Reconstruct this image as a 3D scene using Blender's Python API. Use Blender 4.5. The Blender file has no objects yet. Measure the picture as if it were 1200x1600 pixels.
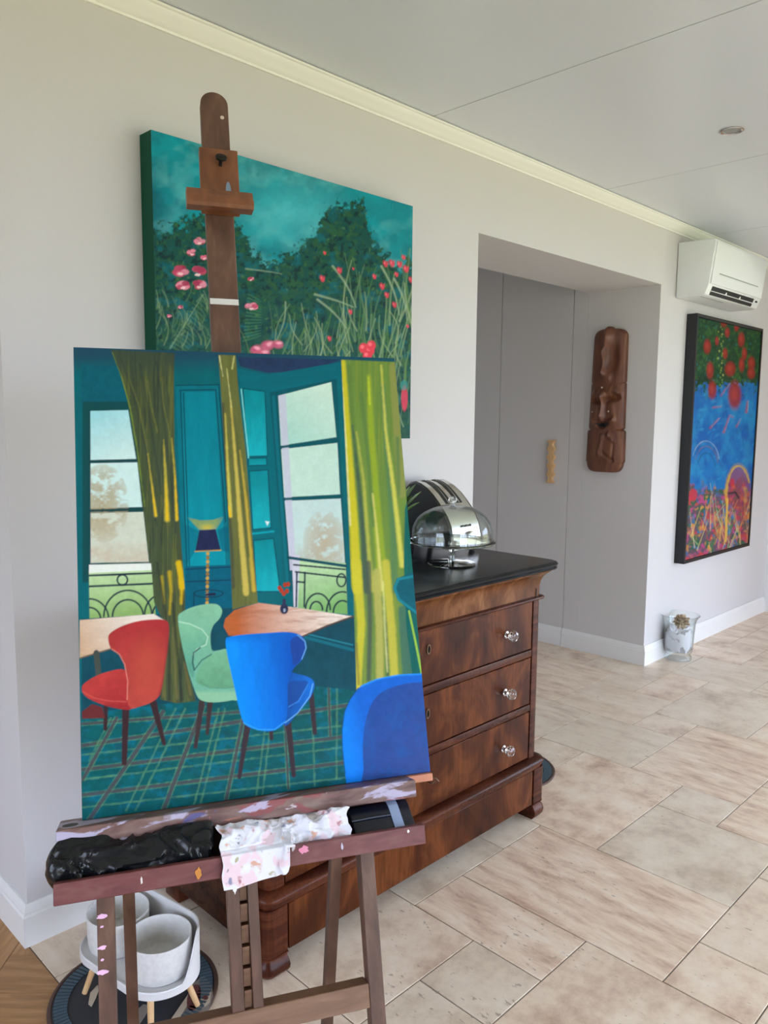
import bpy, bmesh, math, random
import numpy as np
from mathutils import Vector, Matrix, noise as mnoise

sc = bpy.context.scene
col = sc.collection
random.seed(7)

# ------------------------------------------------------------------ camera
YAW, PITCH, ROLL, FPX = math.radians(45.1763), math.radians(6.6831), math.radians(-0.4986), 1222.94
CAMH = 1.45
_f = np.array([math.sin(YAW)*math.cos(PITCH), math.cos(YAW)*math.cos(PITCH), -math.sin(PITCH)])
_r = np.array([math.cos(YAW), -math.sin(YAW), 0.0])
_d = np.cross(_f, _r)
_c, _s = math.cos(ROLL), math.sin(ROLL)
RIGHT, DOWN = _c*_r+_s*_d, -_s*_r+_c*_d
CM = np.stack([RIGHT, DOWN, _f])
CAM = np.array([0, 0, CAMH])
def ray(x, y): return CM.T @ np.array([(x-600)/FPX, (y-800)/FPX, 1.0])
def at_z(x, y, z): d = ray(x, y); return CAM+d*((z-CAMH)/d[2])
def at_y(x, y, Y): d = ray(x, y); return CAM+d*(Y/d[1])
def at_x(x, y, X): d = ray(x, y); return CAM+d*(X/d[0])
def proj(P):
    v = (np.asarray(P)-CAM) @ CM.T
    return FPX*v[..., 0]/v[..., 2]+600, FPX*v[..., 1]/v[..., 2]+800

cam = bpy.data.cameras.new('camera')
camo = bpy.data.objects.new('camera', cam); col.objects.link(camo)
mw = Matrix.Identity(4)
for i in range(3):
    mw[i][0] = RIGHT[i]; mw[i][1] = -DOWN[i]; mw[i][2] = -_f[i]; mw[i][3] = CAM[i]
camo.matrix_world = mw
cam.sensor_fit = 'VERTICAL'; cam.sensor_height = 24.0; cam.lens = FPX/1600*24.0
cam.clip_start = 0.05; cam.clip_end = 200
sc.camera = camo

# ------------------------------------------------------------------ world, light, exposure
sc.view_settings.view_transform = 'Standard'
sc.view_settings.look = 'None'
sc.view_settings.gamma = 1.0
sc.view_settings.use_curve_mapping = False
sc.view_settings.exposure = 0.46
SKY = 6.9
w = bpy.data.worlds.new('overcast_sky'); sc.world = w; w.use_nodes = True
bg = w.node_tree.nodes['Background']
bg.inputs[0].default_value = (0.675, 0.785, 1.0, 1); bg.inputs[1].default_value = SKY
def portal(name, loc, rot, sx, sy):
    l = bpy.data.lights.new(name, 'AREA'); l.shape = 'RECTANGLE'; l.size = sx; l.size_y = sy
    l.cycles.is_portal = True
    o = bpy.data.objects.new(name, l); col.objects.link(o); o.location = loc; o.rotation_euler = rot
sc.cycles.max_bounces = 12; sc.cycles.diffuse_bounces = 6; sc.cycles.transmission_bounces = 10
sc.cycles.caustics_reflective = False; sc.cycles.caustics_refractive = False
sc.cycles.sample_clamp_indirect = 8.0

# ------------------------------------------------------------------ helpers
ORI = {}
def lin(c):
    return tuple(((v/255)/12.92 if v/255 <= .04045 else ((v/255+.055)/1.055)**2.4) for v in c[:3])
def tag(o, label=None, cat=None, group=None, kind=None):
    if label: o['label'] = label
    if cat: o['category'] = cat
    if group: o['group'] = group
    if kind: o['kind'] = kind
    return o
def empty(name, loc, label=None, cat=None, group=None):
    o = bpy.data.objects.new(name, None); col.objects.link(o); o.location = loc
    o.empty_display_size = .1
    ORI[o.name] = Vector(loc)
    return tag(o, label, cat, group)

class MB:
    def __init__(s): s.v = []; s.f = []
    def add(s, vs, fs):
        b = len(s.v); s.v += [tuple(map(float, p)) for p in vs]; s.f += [tuple(i+b for i in q) for q in fs]; return s
    def box(s, a, b):
        (x0, y0, z0), (x1, y1, z1) = a, b
        x0, x1 = sorted((x0, x1)); y0, y1 = sorted((y0, y1)); z0, z1 = sorted((z0, z1))
        return s.add([(x0,y0,z0),(x1,y0,z0),(x1,y1,z0),(x0,y1,z0),(x0,y0,z1),(x1,y0,z1),(x1,y1,z1),(x0,y1,z1)],
                     [(3,2,1,0),(4,5,6,7),(0,1,5,4),(1,2,6,5),(2,3,7,6),(3,0,4,7)])
    def hexa(s, P):   # 8 points, box order
        return s.add(P, [(3,2,1,0),(4,5,6,7),(0,1,5,4),(1,2,6,5),(2,3,7,6),(3,0,4,7)])
    def prism(s, A, Bp):   # two rings of equal length
        n = len(A)
        fs = [tuple(range(n))[::-1], tuple(range(n, 2*n))]
        fs += [(i, (i+1) % n, n+(i+1) % n, n+i) for i in range(n)]
        return s.add(list(A)+list(Bp), fs)
    def lathe(s, prof, c, n=32, axis=None, closed=False):
        # prof: list of (r, h) ; axis: unit vec
        ax = Vector(axis or (0, 0, 1)).normalized()
        t = Vector((1, 0, 0)) if abs(ax.x) < .9 else Vector((0, 1, 0))
        e1 = ax.cross(t).normalized(); e2 = ax.cross(e1)
        c = Vector(c); vs = []; fs = []
        for r, h in prof:
            for k in range(n):
                a = 2*math.pi*k/n
                vs.append(c+ax*h+e1*(r*math.cos(a))+e2*(r*math.sin(a)))
        m = len(prof)
        for i in range(m if closed else m-1):
            j = (i+1) % m
            for k in range(n):
                q = (k+1) % n
                fs.append((i*n+k, i*n+q, j*n+q, j*n+k))
        if not closed:
            fs.append(tuple(range(n))[::-1]); fs.append(tuple(range((m-1)*n, m*n)))
        return s.add(vs, fs)
    def tube(s, pts, rad, n=8):
        pts = [Vector(p) for p in pts]; m = len(pts); vs = []; fs = []
        rad = rad if isinstance(rad, (list, tuple)) else [rad]*m
        for i, p in enumerate(pts):
            d = (pts[min(i+1, m-1)]-pts[max(i-1, 0)]).normalized()
            t = Vector((0, 0, 1)) if abs(d.z) < .9 else Vector((1, 0, 0))
            a = d.cross(t).normalized(); b = d.cross(a)
            for k in range(n):
                q = 2*math.pi*k/n
                vs.append(p+a*(rad[i]*math.cos(q))+b*(rad[i]*math.sin(q)))
        for i in range(m-1):
            for k in range(n):
                q = (k+1) % n
                fs.append((i*n+k, i*n+q, (i+1)*n+q, (i+1)*n+k))
        fs.append(tuple(range(n))[::-1]); fs.append(tuple(range((m-1)*n, m*n)))
        return s.add(vs, fs)
    def build(s, name, m, parent=None, bevel=0, seg=2, smooth=False, origin=None, kind=None, fix=True):
        vs = s.v
        if origin is None:
            a = np.array(vs); lo = a.min(0); hi = a.max(0)
            origin = Vector(((lo[0]+hi[0])/2, (lo[1]+hi[1])/2, lo[2]))
        origin = Vector(origin)
        me = bpy.data.meshes.new(name)
        me.from_pydata([tuple(Vector(p)-origin) for p in vs], [], s.f)
        if fix or bevel:
            bm = bmesh.new(); bm.from_mesh(me)
            bmesh.ops.recalc_face_normals(bm, faces=bm.faces)
            if bevel:
                es = [e for e in bm.edges if len(e.link_faces) == 2 and e.calc_face_angle(0) > .5]
                bmesh.ops.bevel(bm, geom=es, offset=bevel, segments=seg, profile=.5, affect='EDGES', clamp_overlap=True)
            bm.to_mesh(me); bm.free()
        if smooth or bevel:
            me.polygons.foreach_set('use_smooth', [True]*len(me.polygons))
            try: me.set_sharp_from_angle(angle=math.radians(40))
            except Exception: pass
        o = bpy.data.objects.new(name, me); col.objects.link(o)
        if m: me.materials.append(m)
        po = ORI[parent.name] if parent else Vector((0, 0, 0))
        o.location = origin-po
        if parent: o.parent = parent
        ORI[o.name] = origin
        if kind: o['kind'] = kind
        return o
def S(name, mb, m, parent=None, **k):
    o = mb.build(name, m, parent, **k)
    if not parent: o['kind'] = 'structure'
    return o

# ------------------------------------------------------------------ materials
def mat(name, c, rough=.5, metal=0, spec=.5, coat=0, trans=0, ior=1.45, sheen=0):
    m = bpy.data.materials.new(name); m.use_nodes = True
    b = m.node_tree.nodes['Principled BSDF']
    b.inputs['Base Color'].default_value = (*c, 1)
    b.inputs['Roughness'].default_value = rough; b.inputs['Metallic'].default_value = metal
    b.inputs['Specular IOR Level'].default_value = spec; b.inputs['Coat Weight'].default_value = coat
    b.inputs['Coat Roughness'].default_value = .15
    b.inputs['Transmission Weight'].default_value = trans; b.inputs['IOR'].default_value = ior
    b.inputs['Sheen Weight'].default_value = sheen
    return m
def N(m, t, **kw):
    n = m.node_tree.nodes.new(t)
    for k, v in kw.items(): setattr(n, k, v)
    return n
def L(m, a, b): m.node_tree.links.new(a, b)
def ramp(m, stops):
    r = N(m, 'ShaderNodeValToRGB'); e = r.color_ramp.elements
    while len(e) < len(stops): e.new(.5)
    for el, (p, c) in zip(e, stops): el.position = p; el.color = (*c, 1)
    return r
def noise_mat(name, stops, scale=(5, 5, 5), detail=6, distort=0, rough=.5, bump=0, bscale=None, coords='Object', rnd=0, nrough=.55, **k):
    m = mat(name, stops[0][1], rough, **k)
    b = m.node_tree.nodes['Principled BSDF']
    tc = N(m, 'ShaderNodeTexCoord'); mp = N(m, 'ShaderNodeMapping'); mp.inputs['Scale'].default_value = scale
    src = tc.outputs[coords]
    if coords == 'World':
        pass
    L(m, src, mp.inputs[0])
    if rnd:
        oi = N(m, 'ShaderNodeObjectInfo'); mu = N(m, 'ShaderNodeMath', operation='MULTIPLY'); mu.inputs[1].default_value = rnd
        L(m, oi.outputs['Random'], mu.inputs[0])
        cb = N(m, 'ShaderNodeCombineXYZ')
        for i in range(3): L(m, mu.outputs[0], cb.inputs[i])
        L(m, cb.outputs[0], mp.inputs['Location'])
    nz = N(m, 'ShaderNodeTexNoise'); nz.inputs['Scale'].default_value = 1; nz.inputs['Detail'].default_value = detail
    nz.inputs['Distortion'].default_value = distort; nz.inputs['Roughness'].default_value = nrough
    L(m, mp.outputs[0], nz.inputs['Vector'])
    r = ramp(m, stops); L(m, nz.outputs[0], r.inputs[0]); L(m, r.outputs[0], b.inputs['Base Color'])
    if bump:
        bp = N(m, 'ShaderNodeBump'); bp.inputs['Strength'].default_value = bump; bp.inputs['Distance'].default_value = .01
        L(m, nz.outputs[0], bp.inputs['Height']); L(m, bp.outputs[0], b.inputs['Normal'])
    return m
def attr_mat(name, rough=.45, spec=.4, bump=.0):
    m = mat(name, (.5, .5, .5), rough, spec=spec)
    b = m.node_tree.nodes['Principled BSDF']
    a = N(m, 'ShaderNodeAttribute'); a.attribute_name = 'Col'
    L(m, a.outputs['Color'], b.inputs['Base Color'])
    nz = N(m, 'ShaderNodeTexNoise'); nz.inputs['Scale'].default_value = 260; nz.inputs['Detail'].default_value = 3
    tc = N(m, 'ShaderNodeTexCoord'); L(m, tc.outputs['Object'], nz.inputs['Vector'])
    bp = N(m, 'ShaderNodeBump'); bp.inputs['Strength'].default_value = .12; bp.inputs['Distance'].default_value = .002
    L(m, nz.outputs[0], bp.inputs['Height']); L(m, bp.outputs[0], b.inputs['Normal'])
    return m

M = {}
M['wall'] = noise_mat('wall_paint', [(0, (.61, .592, .60)), (1, (.63, .612, .62))], (3, 3, 3), rough=.75, spec=.2)
M['passage'] = noise_mat('greige_paint', [(0, (.62, .60, .60)), (1, (.64, .62, .62))], (3, 3, 3), rough=.7, spec=.25)
M['white'] = mat('white_gloss_trim', (.80, .80, .80), .35)
M['crown'] = mat('crown_white', (.84, .84, .80), .4)
M['ceil'] = noise_mat('ceiling_lacquer', [(0, (.70, .735, .80)), (1, (.72, .755, .82))], (2, 2, 2), rough=.28, spec=.5)
M['gap'] = mat('shadow_gap', (.08, .08, .08), .8)
M['grout'] = noise_mat('grout', [(0, (.17, .135, .11)), (1, (.26, .215, .18))], (9, 9, 9), rough=.9)
M['tan'] = noise_mat('door_wood', [(.2, lin((150, 112, 78))), (.8, lin((186, 146, 106)))], (30, 30, 2), rough=.45)
M['bounce_ground'] = noise_mat('bright_bounce_ground', [(.2, (.42, .38, .15)), (.8, (.55, .50, .24))], (1, 1, 1), rough=.95)  # colour brightened and warmed so the outside ground throws more light upward
M['frame_dark'] = mat('window_frame_grey', (.12, .12, .125), .4)

def travertine():
    m = mat('travertine', (.6, .5, .4), .32, spec=.45)
    b = m.node_tree.nodes['Principled BSDF']
    geo = N(m, 'ShaderNodeNewGeometry'); oi = N(m, 'ShaderNodeObjectInfo')
    wn = N(m, 'ShaderNodeTexWhiteNoise', noise_dimensions='1D'); L(m, oi.outputs['Random'], wn.inputs['W'])
    oc = N(m, 'ShaderNodeSeparateColor'); L(m, oi.outputs['Color'], oc.inputs[0])   # red: veined or clouded, green: warm or grey
    off = N(m, 'ShaderNodeVectorMath', operation='SCALE'); off.inputs['Scale'].default_value = 40
    L(m, wn.outputs['Color'], off.inputs[0])
    ad = N(m, 'ShaderNodeVectorMath', operation='ADD'); L(m, geo.outputs['Position'], ad.inputs[0]); L(m, off.outputs[0], ad.inputs[1])
    # clouds
    n1 = N(m, 'ShaderNodeTexNoise'); n1.inputs['Scale'].default_value = 6; n1.inputs['Detail'].default_value = 10; n1.inputs['Roughness'].default_value = .7
    L(m, ad.outputs[0], n1.inputs['Vector'])
    # streaks, along Y mostly
    mp = N(m, 'ShaderNodeMapping'); mp.inputs['Scale'].default_value = (17, 4.5, 1); mp.inputs['Rotation'].default_value = (0, 0, .16)
    L(m, ad.outputs[0], mp.inputs[0])
    n2 = N(m, 'ShaderNodeTexNoise'); n2.inputs['Scale'].default_value = 1; n2.inputs['Detail'].default_value = 10; n2.inputs['Distortion'].default_value = .25; n2.inputs['Roughness'].default_value = .72
    L(m, mp.outputs[0], n2.inputs['Vector'])
    gt = N(m, 'ShaderNodeMapRange'); gt.inputs[1].default_value = .35; gt.inputs[2].default_value = .65; gt.clamp = True
    L(m, oc.outputs[0], gt.inputs[0])
    mx = N(m, 'ShaderNodeMix', data_type='FLOAT'); L(m, gt.outputs[0], mx.inputs[0]); L(m, n1.outputs[0], mx.inputs[2]); L(m, n2.outputs[0], mx.inputs[3])
    r1 = ramp(m, [(.27, lin((170, 132, 110))), (.43, lin((218, 190, 168))), (.54, lin((236, 214, 192))), (.68, lin((246, 231, 214)))])
    L(m, mx.outputs[0], r1.inputs[0])
    r2 = ramp(m, [(.28, lin((188, 167, 146))), (.5, lin((224, 208, 188))), (.72, lin((240, 228, 212)))])
    L(m, mx.outputs[0], r2.inputs[0])
    mc = N(m, 'ShaderNodeMix', data_type='RGBA'); L(m, oc.outputs[1], mc.inputs[0]); L(m, r1.outputs[0], mc.inputs[6]); L(m, r2.outputs[0], mc.inputs[7])
    # pits
    n3 = N(m, 'ShaderNodeTexNoise'); n3.inputs['Scale'].default_value = 70; n3.inputs['Detail'].default_value = 3
    mp3 = N(m, 'ShaderNodeMapping'); mp3.inputs['Scale'].default_value = (1.5, .6, 1); L(m, ad.outputs[0], mp3.inputs[0]); L(m, mp3.outputs[0], n3.inputs['Vector'])
    n4 = N(m, 'ShaderNodeTexNoise'); n4.inputs['Scale'].default_value = 3; L(m, ad.outputs[0], n4.inputs['Vector'])
    sm = N(m, 'ShaderNodeMath', operation='ADD'); L(m, n3.outputs[0], sm.inputs[0])
    m4 = N(m, 'ShaderNodeMath', operation='MULTIPLY'); m4.inputs[1].default_value = .35; L(m, n4.outputs[0], m4.inputs[0]); L(m, m4.outputs[0], sm.inputs[1])
    pr = N(m, 'ShaderNodeMapRange'); pr.inputs[1].default_value = .86; pr.inputs[2].default_value = .93; pr.clamp = True; L(m, sm.outputs[0], pr.inputs[0])
    mm = N(m, 'ShaderNodeMix', data_type='RGBA'); pm = N(m, 'ShaderNodeMath', operation='MULTIPLY'); pm.inputs[1].default_value = .55
    L(m, pr.outputs[0], pm.inputs[0]); L(m, pm.outputs[0], mm.inputs[0])
    L(m, mc.outputs[2], mm.inputs[6]); mm.inputs[7].default_value = (*lin((120, 98, 82)), 1)
    L(m, mm.outputs[2], b.inputs['Base Color'])
    bp = N(m, 'ShaderNodeBump'); bp.inputs['Strength'].default_value = .25; bp.inputs['Distance'].default_value = .003; bp.invert = True
    L(m, pr.outputs[0], bp.inputs['Height']); L(m, bp.outputs[0], b.inputs['Normal'])
    rr = N(m, 'ShaderNodeMapRange'); rr.inputs[3].default_value = .42; rr.inputs[4].default_value = .26; L(m, n1.outputs[0], rr.inputs[0]); L(m, rr.outputs[0], b.inputs['Roughness'])
    return m
M['tile'] = travertine()

# ------------------------------------------------------------------ the room shell
YW = 2.115                      # main wall face
XC = 0.745                      # left end of the main wall
XL, XR = 2.675, 4.35            # passage opening
XE = 6.335                      # end wall
ZC = 2.59                       # ceiling
ZO = 2.232                      # opening head
YF, XW = -3.3, -2.6             # far walls behind the camera
YB = 4.4

# main wall in one piece: block, lintel, block
mb = MB()
mb.prism([(XC, YW, 0), (XL, YW, 0), (XL, YW, ZO), (XR, YW, ZO), (XR, YW, 0), (XE+.2, YW, 0), (XE+.2, YW, ZC+.15), (XC, YW, ZC+.15)],
         [(XC, 2.575, 0), (XL, 2.575, 0), (XL, 2.575, ZO), (XR, 2.575, ZO), (XR, 2.575, 0), (XE+.2, 2.575, 0), (XE+.2, 2.575, ZC+.15), (XC, 2.575, ZC+.15)])
wb = S('wall_back', mb, M['wall'], fix=True)
wb.data.materials.append(M['passage'])
for pg in wb.data.polygons:      # greige paint on the reveals of the opening
    cx = wb.location.x+pg.center.x
    if abs(pg.normal.y) < .5 and XL-.01 < cx < XR+.01 and pg.center.z+wb.location.z < ZO+.01: pg.material_index = 1
# passage beyond the opening
S('wall_passage_right', MB().box((XR, 2.5755, 0), (XR+.2, 2.674, ZC)).box((XR, 3.227, 0), (XR+.2, YB, ZC)).box((XR+.05, 2.674, 0), (XR+.2, 3.227, ZC)), M['passage'])
S('wall_passage_left', MB().box((XL-.2, 2.576, 0), (XL, YB, ZC)), M['passage'])
S('wall_passage_end', MB().box((XL-.2, YB, 0), (XR+.2, YB+.15, ZC)), M['passage'])
d2 = S('door_2', MB().box((XR, 2.678, .001), (XR+.045, 3.223, 2.50)), M['passage'], bevel=.0015, seg=1)
# wavy wooden handle on the flush door
hb = MB(); A = []; Bq = []
zs = np.linspace(1.058, 1.334, 61)
half = [.021+.0075*math.cos((z-1.058)/.276*2*math.pi*5) for z in zs]
yc = 2.795
ring = [(yc-h, z) for h, z in zip(half, zs)]+[(yc+h, z) for h, z in zip(half[::-1], zs[::-1])]
hb.prism([(XR-.028, y, z) for y, z in ring], [(XR-.002, y, z) for y, z in ring])
M['pale_wood'] = noise_mat('pale_oak', [(.25, lin((196, 152, 104))), (.75, lin((222, 184, 138)))], (60, 60, 8), rough=.5)
hb.build('door_handle', M['pale_wood'], d2, bevel=.003, seg=1)

# left neighbour room, end wall, walls behind the camera
S('wall_left_return', MB().box((XC, 2.576, 0), (XC+.2, YB, ZC)), M['wall'])
S('wall_left_end', MB().box((XW, YB, 0), (XC, YB+.15, ZC)), M['wall'])
def wall_open(name, axis, const, thick, lo, hi, openings, m):
    b = MB(); cur = lo
    def put(a0, a1, z0, z1):
        if a1-a0 < .001 or z1-z0 < .001: return
        if axis == 'x': b.box((a0, const, z0), (a1, const+thick, z1))
        else: b.box((const, a0, z0), (const+thick, a1, z1))
    for a0, a1, z0, z1 in openings:
        put(cur, a0, 0, ZC+.15); put(a0, a1, 0, z0); put(a0, a1, z1, ZC+.15); cur = a1
    put(cur, hi, 0, ZC+.15)
    return S(name, b, m)
OF = [(-.7, 1.3, .02, 2.3), (1.6, 3.6, .02, 2.3), (3.9, 5.9, .02, 2.3)]
OR = [(-2.7, .1, .02, 2.35)]
OL = [(-.4, 2.2, .3, 2.25)]
wall_open('wall_front', 'x', YF-.2, .2, XW-.2, XE+.2, OF, M['wall'])
wall_open('wall_right', 'y', XE, .2, YF, YW-.0005, OR, M['wall'])
wall_open('wall_left', 'y', XW-.2, .2, YF, YB+.15, OL, M['wall'])
nwin = 0
def window(axis, const, a0, a1, z0, z1, nbars, inward):
    global nwin
    nwin += 1
    b = MB(); t = .05
    def bar(p0, p1, q0, q1):
        if axis == 'x': b.box((p0, const+.06, q0), (p1, const+.12, q1))
        else: b.box((const+.06, p0, q0), (const+.12, p1, q1))
    bar(a0, a1, z0, z0+.08); bar(a0, a1, z1-t, z1)
    for k in range(nbars+1):
        c = a0+(a1-a0)*k/nbars; bar(max(a0, c-t/2-.01), min(a1, c+t/2+.01), z0+.08, z1-t)
    S('window_%d' % nwin, b, M['white'])
    cz = (z0+z1)/2; ca = (a0+a1)/2
    if axis == 'x': portal('window_daylight', (ca, const+.03, cz), (math.radians(90), 0, 0), a1-a0, z1-z0)
    else: portal('window_daylight', (const+.1+inward*-.07, ca, cz), (0, math.radians(90)*(-1 if inward > 0 else 1), 0), z1-z0, a1-a0)
for a in OF: window('x', YF-.2, *a, 3, 1)
for a in OR: window('y', XE, *a, 5, -1)
for a in OL: window('y', XW-.2, *a, 4, 1)
# portals must face into the room: area lights shine along -Z local
for o in [o for o in col.objects if o.type == 'LIGHT']:
    p = Vector(o.location); tgt = Vector((2, -.5, 1.2)); d = tgt-p
    ax = 'x' if abs(p.y-YF) < .3 else 'y'
    if ax == 'x': o.rotation_euler = (math.radians(90), 0, math.radians(180)) if d.y > 0 else (math.radians(90), 0, 0)
    else: o.rotation_euler = (0, math.radians(90), 0) if d.x < 0 else (0, math.radians(-90), 0)
g = MB().box((-60, -60, -.5), (70, 60, -.2)); tag(g.build('bounce_ground', M['bounce_ground']), kind='structure')  # unseen ground plane, added to bounce warm light up through the windows
# dark tan door in the end wall, beside the corner
S('trim_2', MB().box((XE-.022, YW-.016, 0), (XE-.0005, YW-.001, 2.2)).box((XE-.022, YW-.075, 0), (XE-.0005, YW-.017, 2.2)), M['white'])
d1 = S('door_1', MB().box((XE-.015, YW-.95, .012), (XE-.0005, YW-.078, 2.18)), M['tan'], bevel=.002, seg=1)
MB().tube([(XE-.05, YW-.86, 1.0), (XE-.05, YW-.75, 1.0)], .009).tube([(XE-.05, YW-.86, 1.0), (XE-.0155, YW-.86, 1.0)], .008).build('door_handle', mat('chrome_handle', (.7, .7, .7), .25, 1), d1, smooth=True)

# baseboards: profile (out, height)
BP = [(0, 0), (.018, 0), (.018, .086), (.0145, .092), (.0145, .098), (.009, .112), (.006, .118), (0, .118)]
def base_x(name, x0, x1, y, m0=0, m1=0):   # on a wall facing -Y
    S(name, MB().prism([(x0-m0*o, y-o, z) for o, z in BP], [(x1+m1*o, y-o, z) for o, z in BP]), M['white'], smooth=False)
def base_y(name, y0, y1, x, m0=0, m1=0):   # on a wall facing -X
    S(name, MB().prism([(x-o, y0-m0*o, z) for o, z in BP], [(x-o, y1+m1*o, z) for o, z in BP]), M['white'])
base_x('baseboard_back_left', XC, XL, YW-.0005, 1, 0)
base_y('baseboard_left', YW-.0005, YB, XC-.0005, 1, 0)
base_x('baseboard_back_right', XR, XE-.023, YW-.0005, 1, 0)
base_y('baseboard_passage', YW-.0005, 2.674, XR-.0005, 1, 0)
base_y('baseboard_door', 2.678, 3.223, XR-.0005)
# crown moulding
CP = [(0, 0), (.006, 0), (.008, .006), (.013, .008), (.022, .016), (.032, .027), (.042, .034), (.046, .041), (.052, .043), (.053, .049), (0, .049)]
cz = ZC-.053
def crown(name, pts0, pts1): S(name, MB().prism(pts0, pts1), M['crown'], smooth=True)
crown('trim_1', [(XC-.1, YW-.0005-o, cz+z) for o, z in CP], [(XE-.001, YW-.0005-o, cz+z) for o, z in CP])

# ceiling: lacquered panels side by side, thin open joints
ce = S('ceiling', MB().box((XW-.2, YF-.2, ZC+.004), (XE+.2, YB+.15, ZC+.15)), M['gap'])
j0, jw = 2.322, 1.29
pm = {}
for k in range(-4, 4):
    x0, x1 = j0+jw*k, j0+jw*(k+1)
    x0, x1 = max(x0, XW), min(x1, XE-.001)
    if x1-x0 < .05: continue
    for (y0, y1) in ((YF+.001, YW-.001),) if x1 > XC else ((YF+.001, .6), (.6, YB-.001)):
        MB().box((x0+.0015, y0+.0015, ZC-.001), (x1-.0015, y1-.0015, ZC+.0035)).build('ceiling_panel', M['ceil'], ce, bevel=.0012, seg=1)
MB().box((XL, 2.577, ZC), (XR, YB-.001, ZC+.003)).build('ceiling_panel', M['ceil'], ce)
MB().box((-.258, YW, ZC-.001), (XC-.001, YB-.001, ZC+.0035)).build('ceiling_panel', M['ceil'], ce)

# ------------------------------------------------------------------ floor: travertine in a four-size pattern
G, GX, GY = .2245, 1.861, .808
fl = S('floor', MB().box((GX-5*G-.002, YF-.2, -.1), (XE+.2, YB+.15, -.003)), M['grout'])
cells = {}
known = [(0,0,2,3),(-1,1,1,2),(-3,2,2,2),(-2,1,1,1),(-2,-1,2,2),(0,-1,1,1),(1,-2,2,2),(2,0,2,2),(4,1,1,1),(2,2,3,2),(5,1,3,2),(5,3,2,2),(7,3,1,1),(8,2,3,2),
         (-1,3,2,1),(1,3,1,1),(4,-1,2,2),(6,0,2,1),(3,-2,1,2),(8,0,2,2),(7,4,2,2),(9,4,2,1),(9,5,1,1),(0,-3,1,2),(-4,0,2,2),(-5,2,2,3),(10,5,3,2),(11,3,2,2)]
def free(i, j, a, b): return all((i+p, j+q) not in cells for p in range(a) for q in range(b))
plan = []
def put(i, j, a, b):
    for p in range(a):
        for q in range(b): cells[(i+p, j+q)] = 1
    plan.append((i, j, a, b))
for t in known:
    if free(*t): put(*t)
I0, I1, J0, J1 = -5, 20, -18, 6
rt = random.Random(11)
def inside(i, j): return (I0 <= i < I1 and J0 <= j < J1) or (4 <= i < 12 and J1 <= j < 14)
for j in range(J0, 14):
    for i in range(I0, I1):
        if not inside(i, j) or (i, j) in cells: continue
        opts = [(2, 3), (3, 2), (2, 2), (2, 2), (1, 2), (2, 1)]; rt.shuffle(opts)
        for a, b in opts+[(1, 1)]:
            if free(i, j, a, b) and all(inside(i+p, j+q) for p in range(a) for q in range(b)):
                put(i, j, a, b); break
TLOOK = {(0,0): (1, 0), (-1,1): (.9, .1), (-3,2): (.2, .45), (-2,1): (0, .9), (-2,-1): (.2, .3), (0,-1): (.2, .15), (1,-2): (.4, .5), (2,0): (0, 1), (4,1): (0, .8), (2,2): (.25, .1), (5,1): (1, .15), (5,3): (.5, .9), (7,3): (.3, .5), (8,2): (.1, .9), (-1,3): (0, .9), (1,3): (0, .8), (9,4): (.4, 0), (7,4): (.5, .45)}
tm = {}
for i, j, a, b in plan:
    x0, x1 = GX+i*G, min(GX+(i+a)*G, XE-.001); y0, y1 = GY+j*G, GY+(j+b)*G
    y0 = max(y0, YF); y1 = min(y1, YB)
    if i+a <= 4 or i >= 12: y1 = min(y1, YW+.03) if j < 6 else y1
    tc_ = TLOOK.get((i, j)) or (rt.random()*.75, .1+.9*rt.random())
    key = (round(x1-x0, 3), round(y1-y0, 3))
    if key not in tm:
        o = MB().box((x0+.0018, y0+.0018, -.012), (x1-.0018, y1-.0018, 0)).build('tile', M['tile'], fl, bevel=.0012, seg=1)
        tm[key] = o; o.color = (tc_[0], tc_[1], 0, 1)
    else:
        src = tm[key]; o = src.copy(); col.objects.link(o); o.parent = fl
        o.location = Vector(((x0+x1)/2, (y0+y1)/2, -.012))-ORI['floor']; o.color = (tc_[0], tc_[1], 0, 1)
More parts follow.
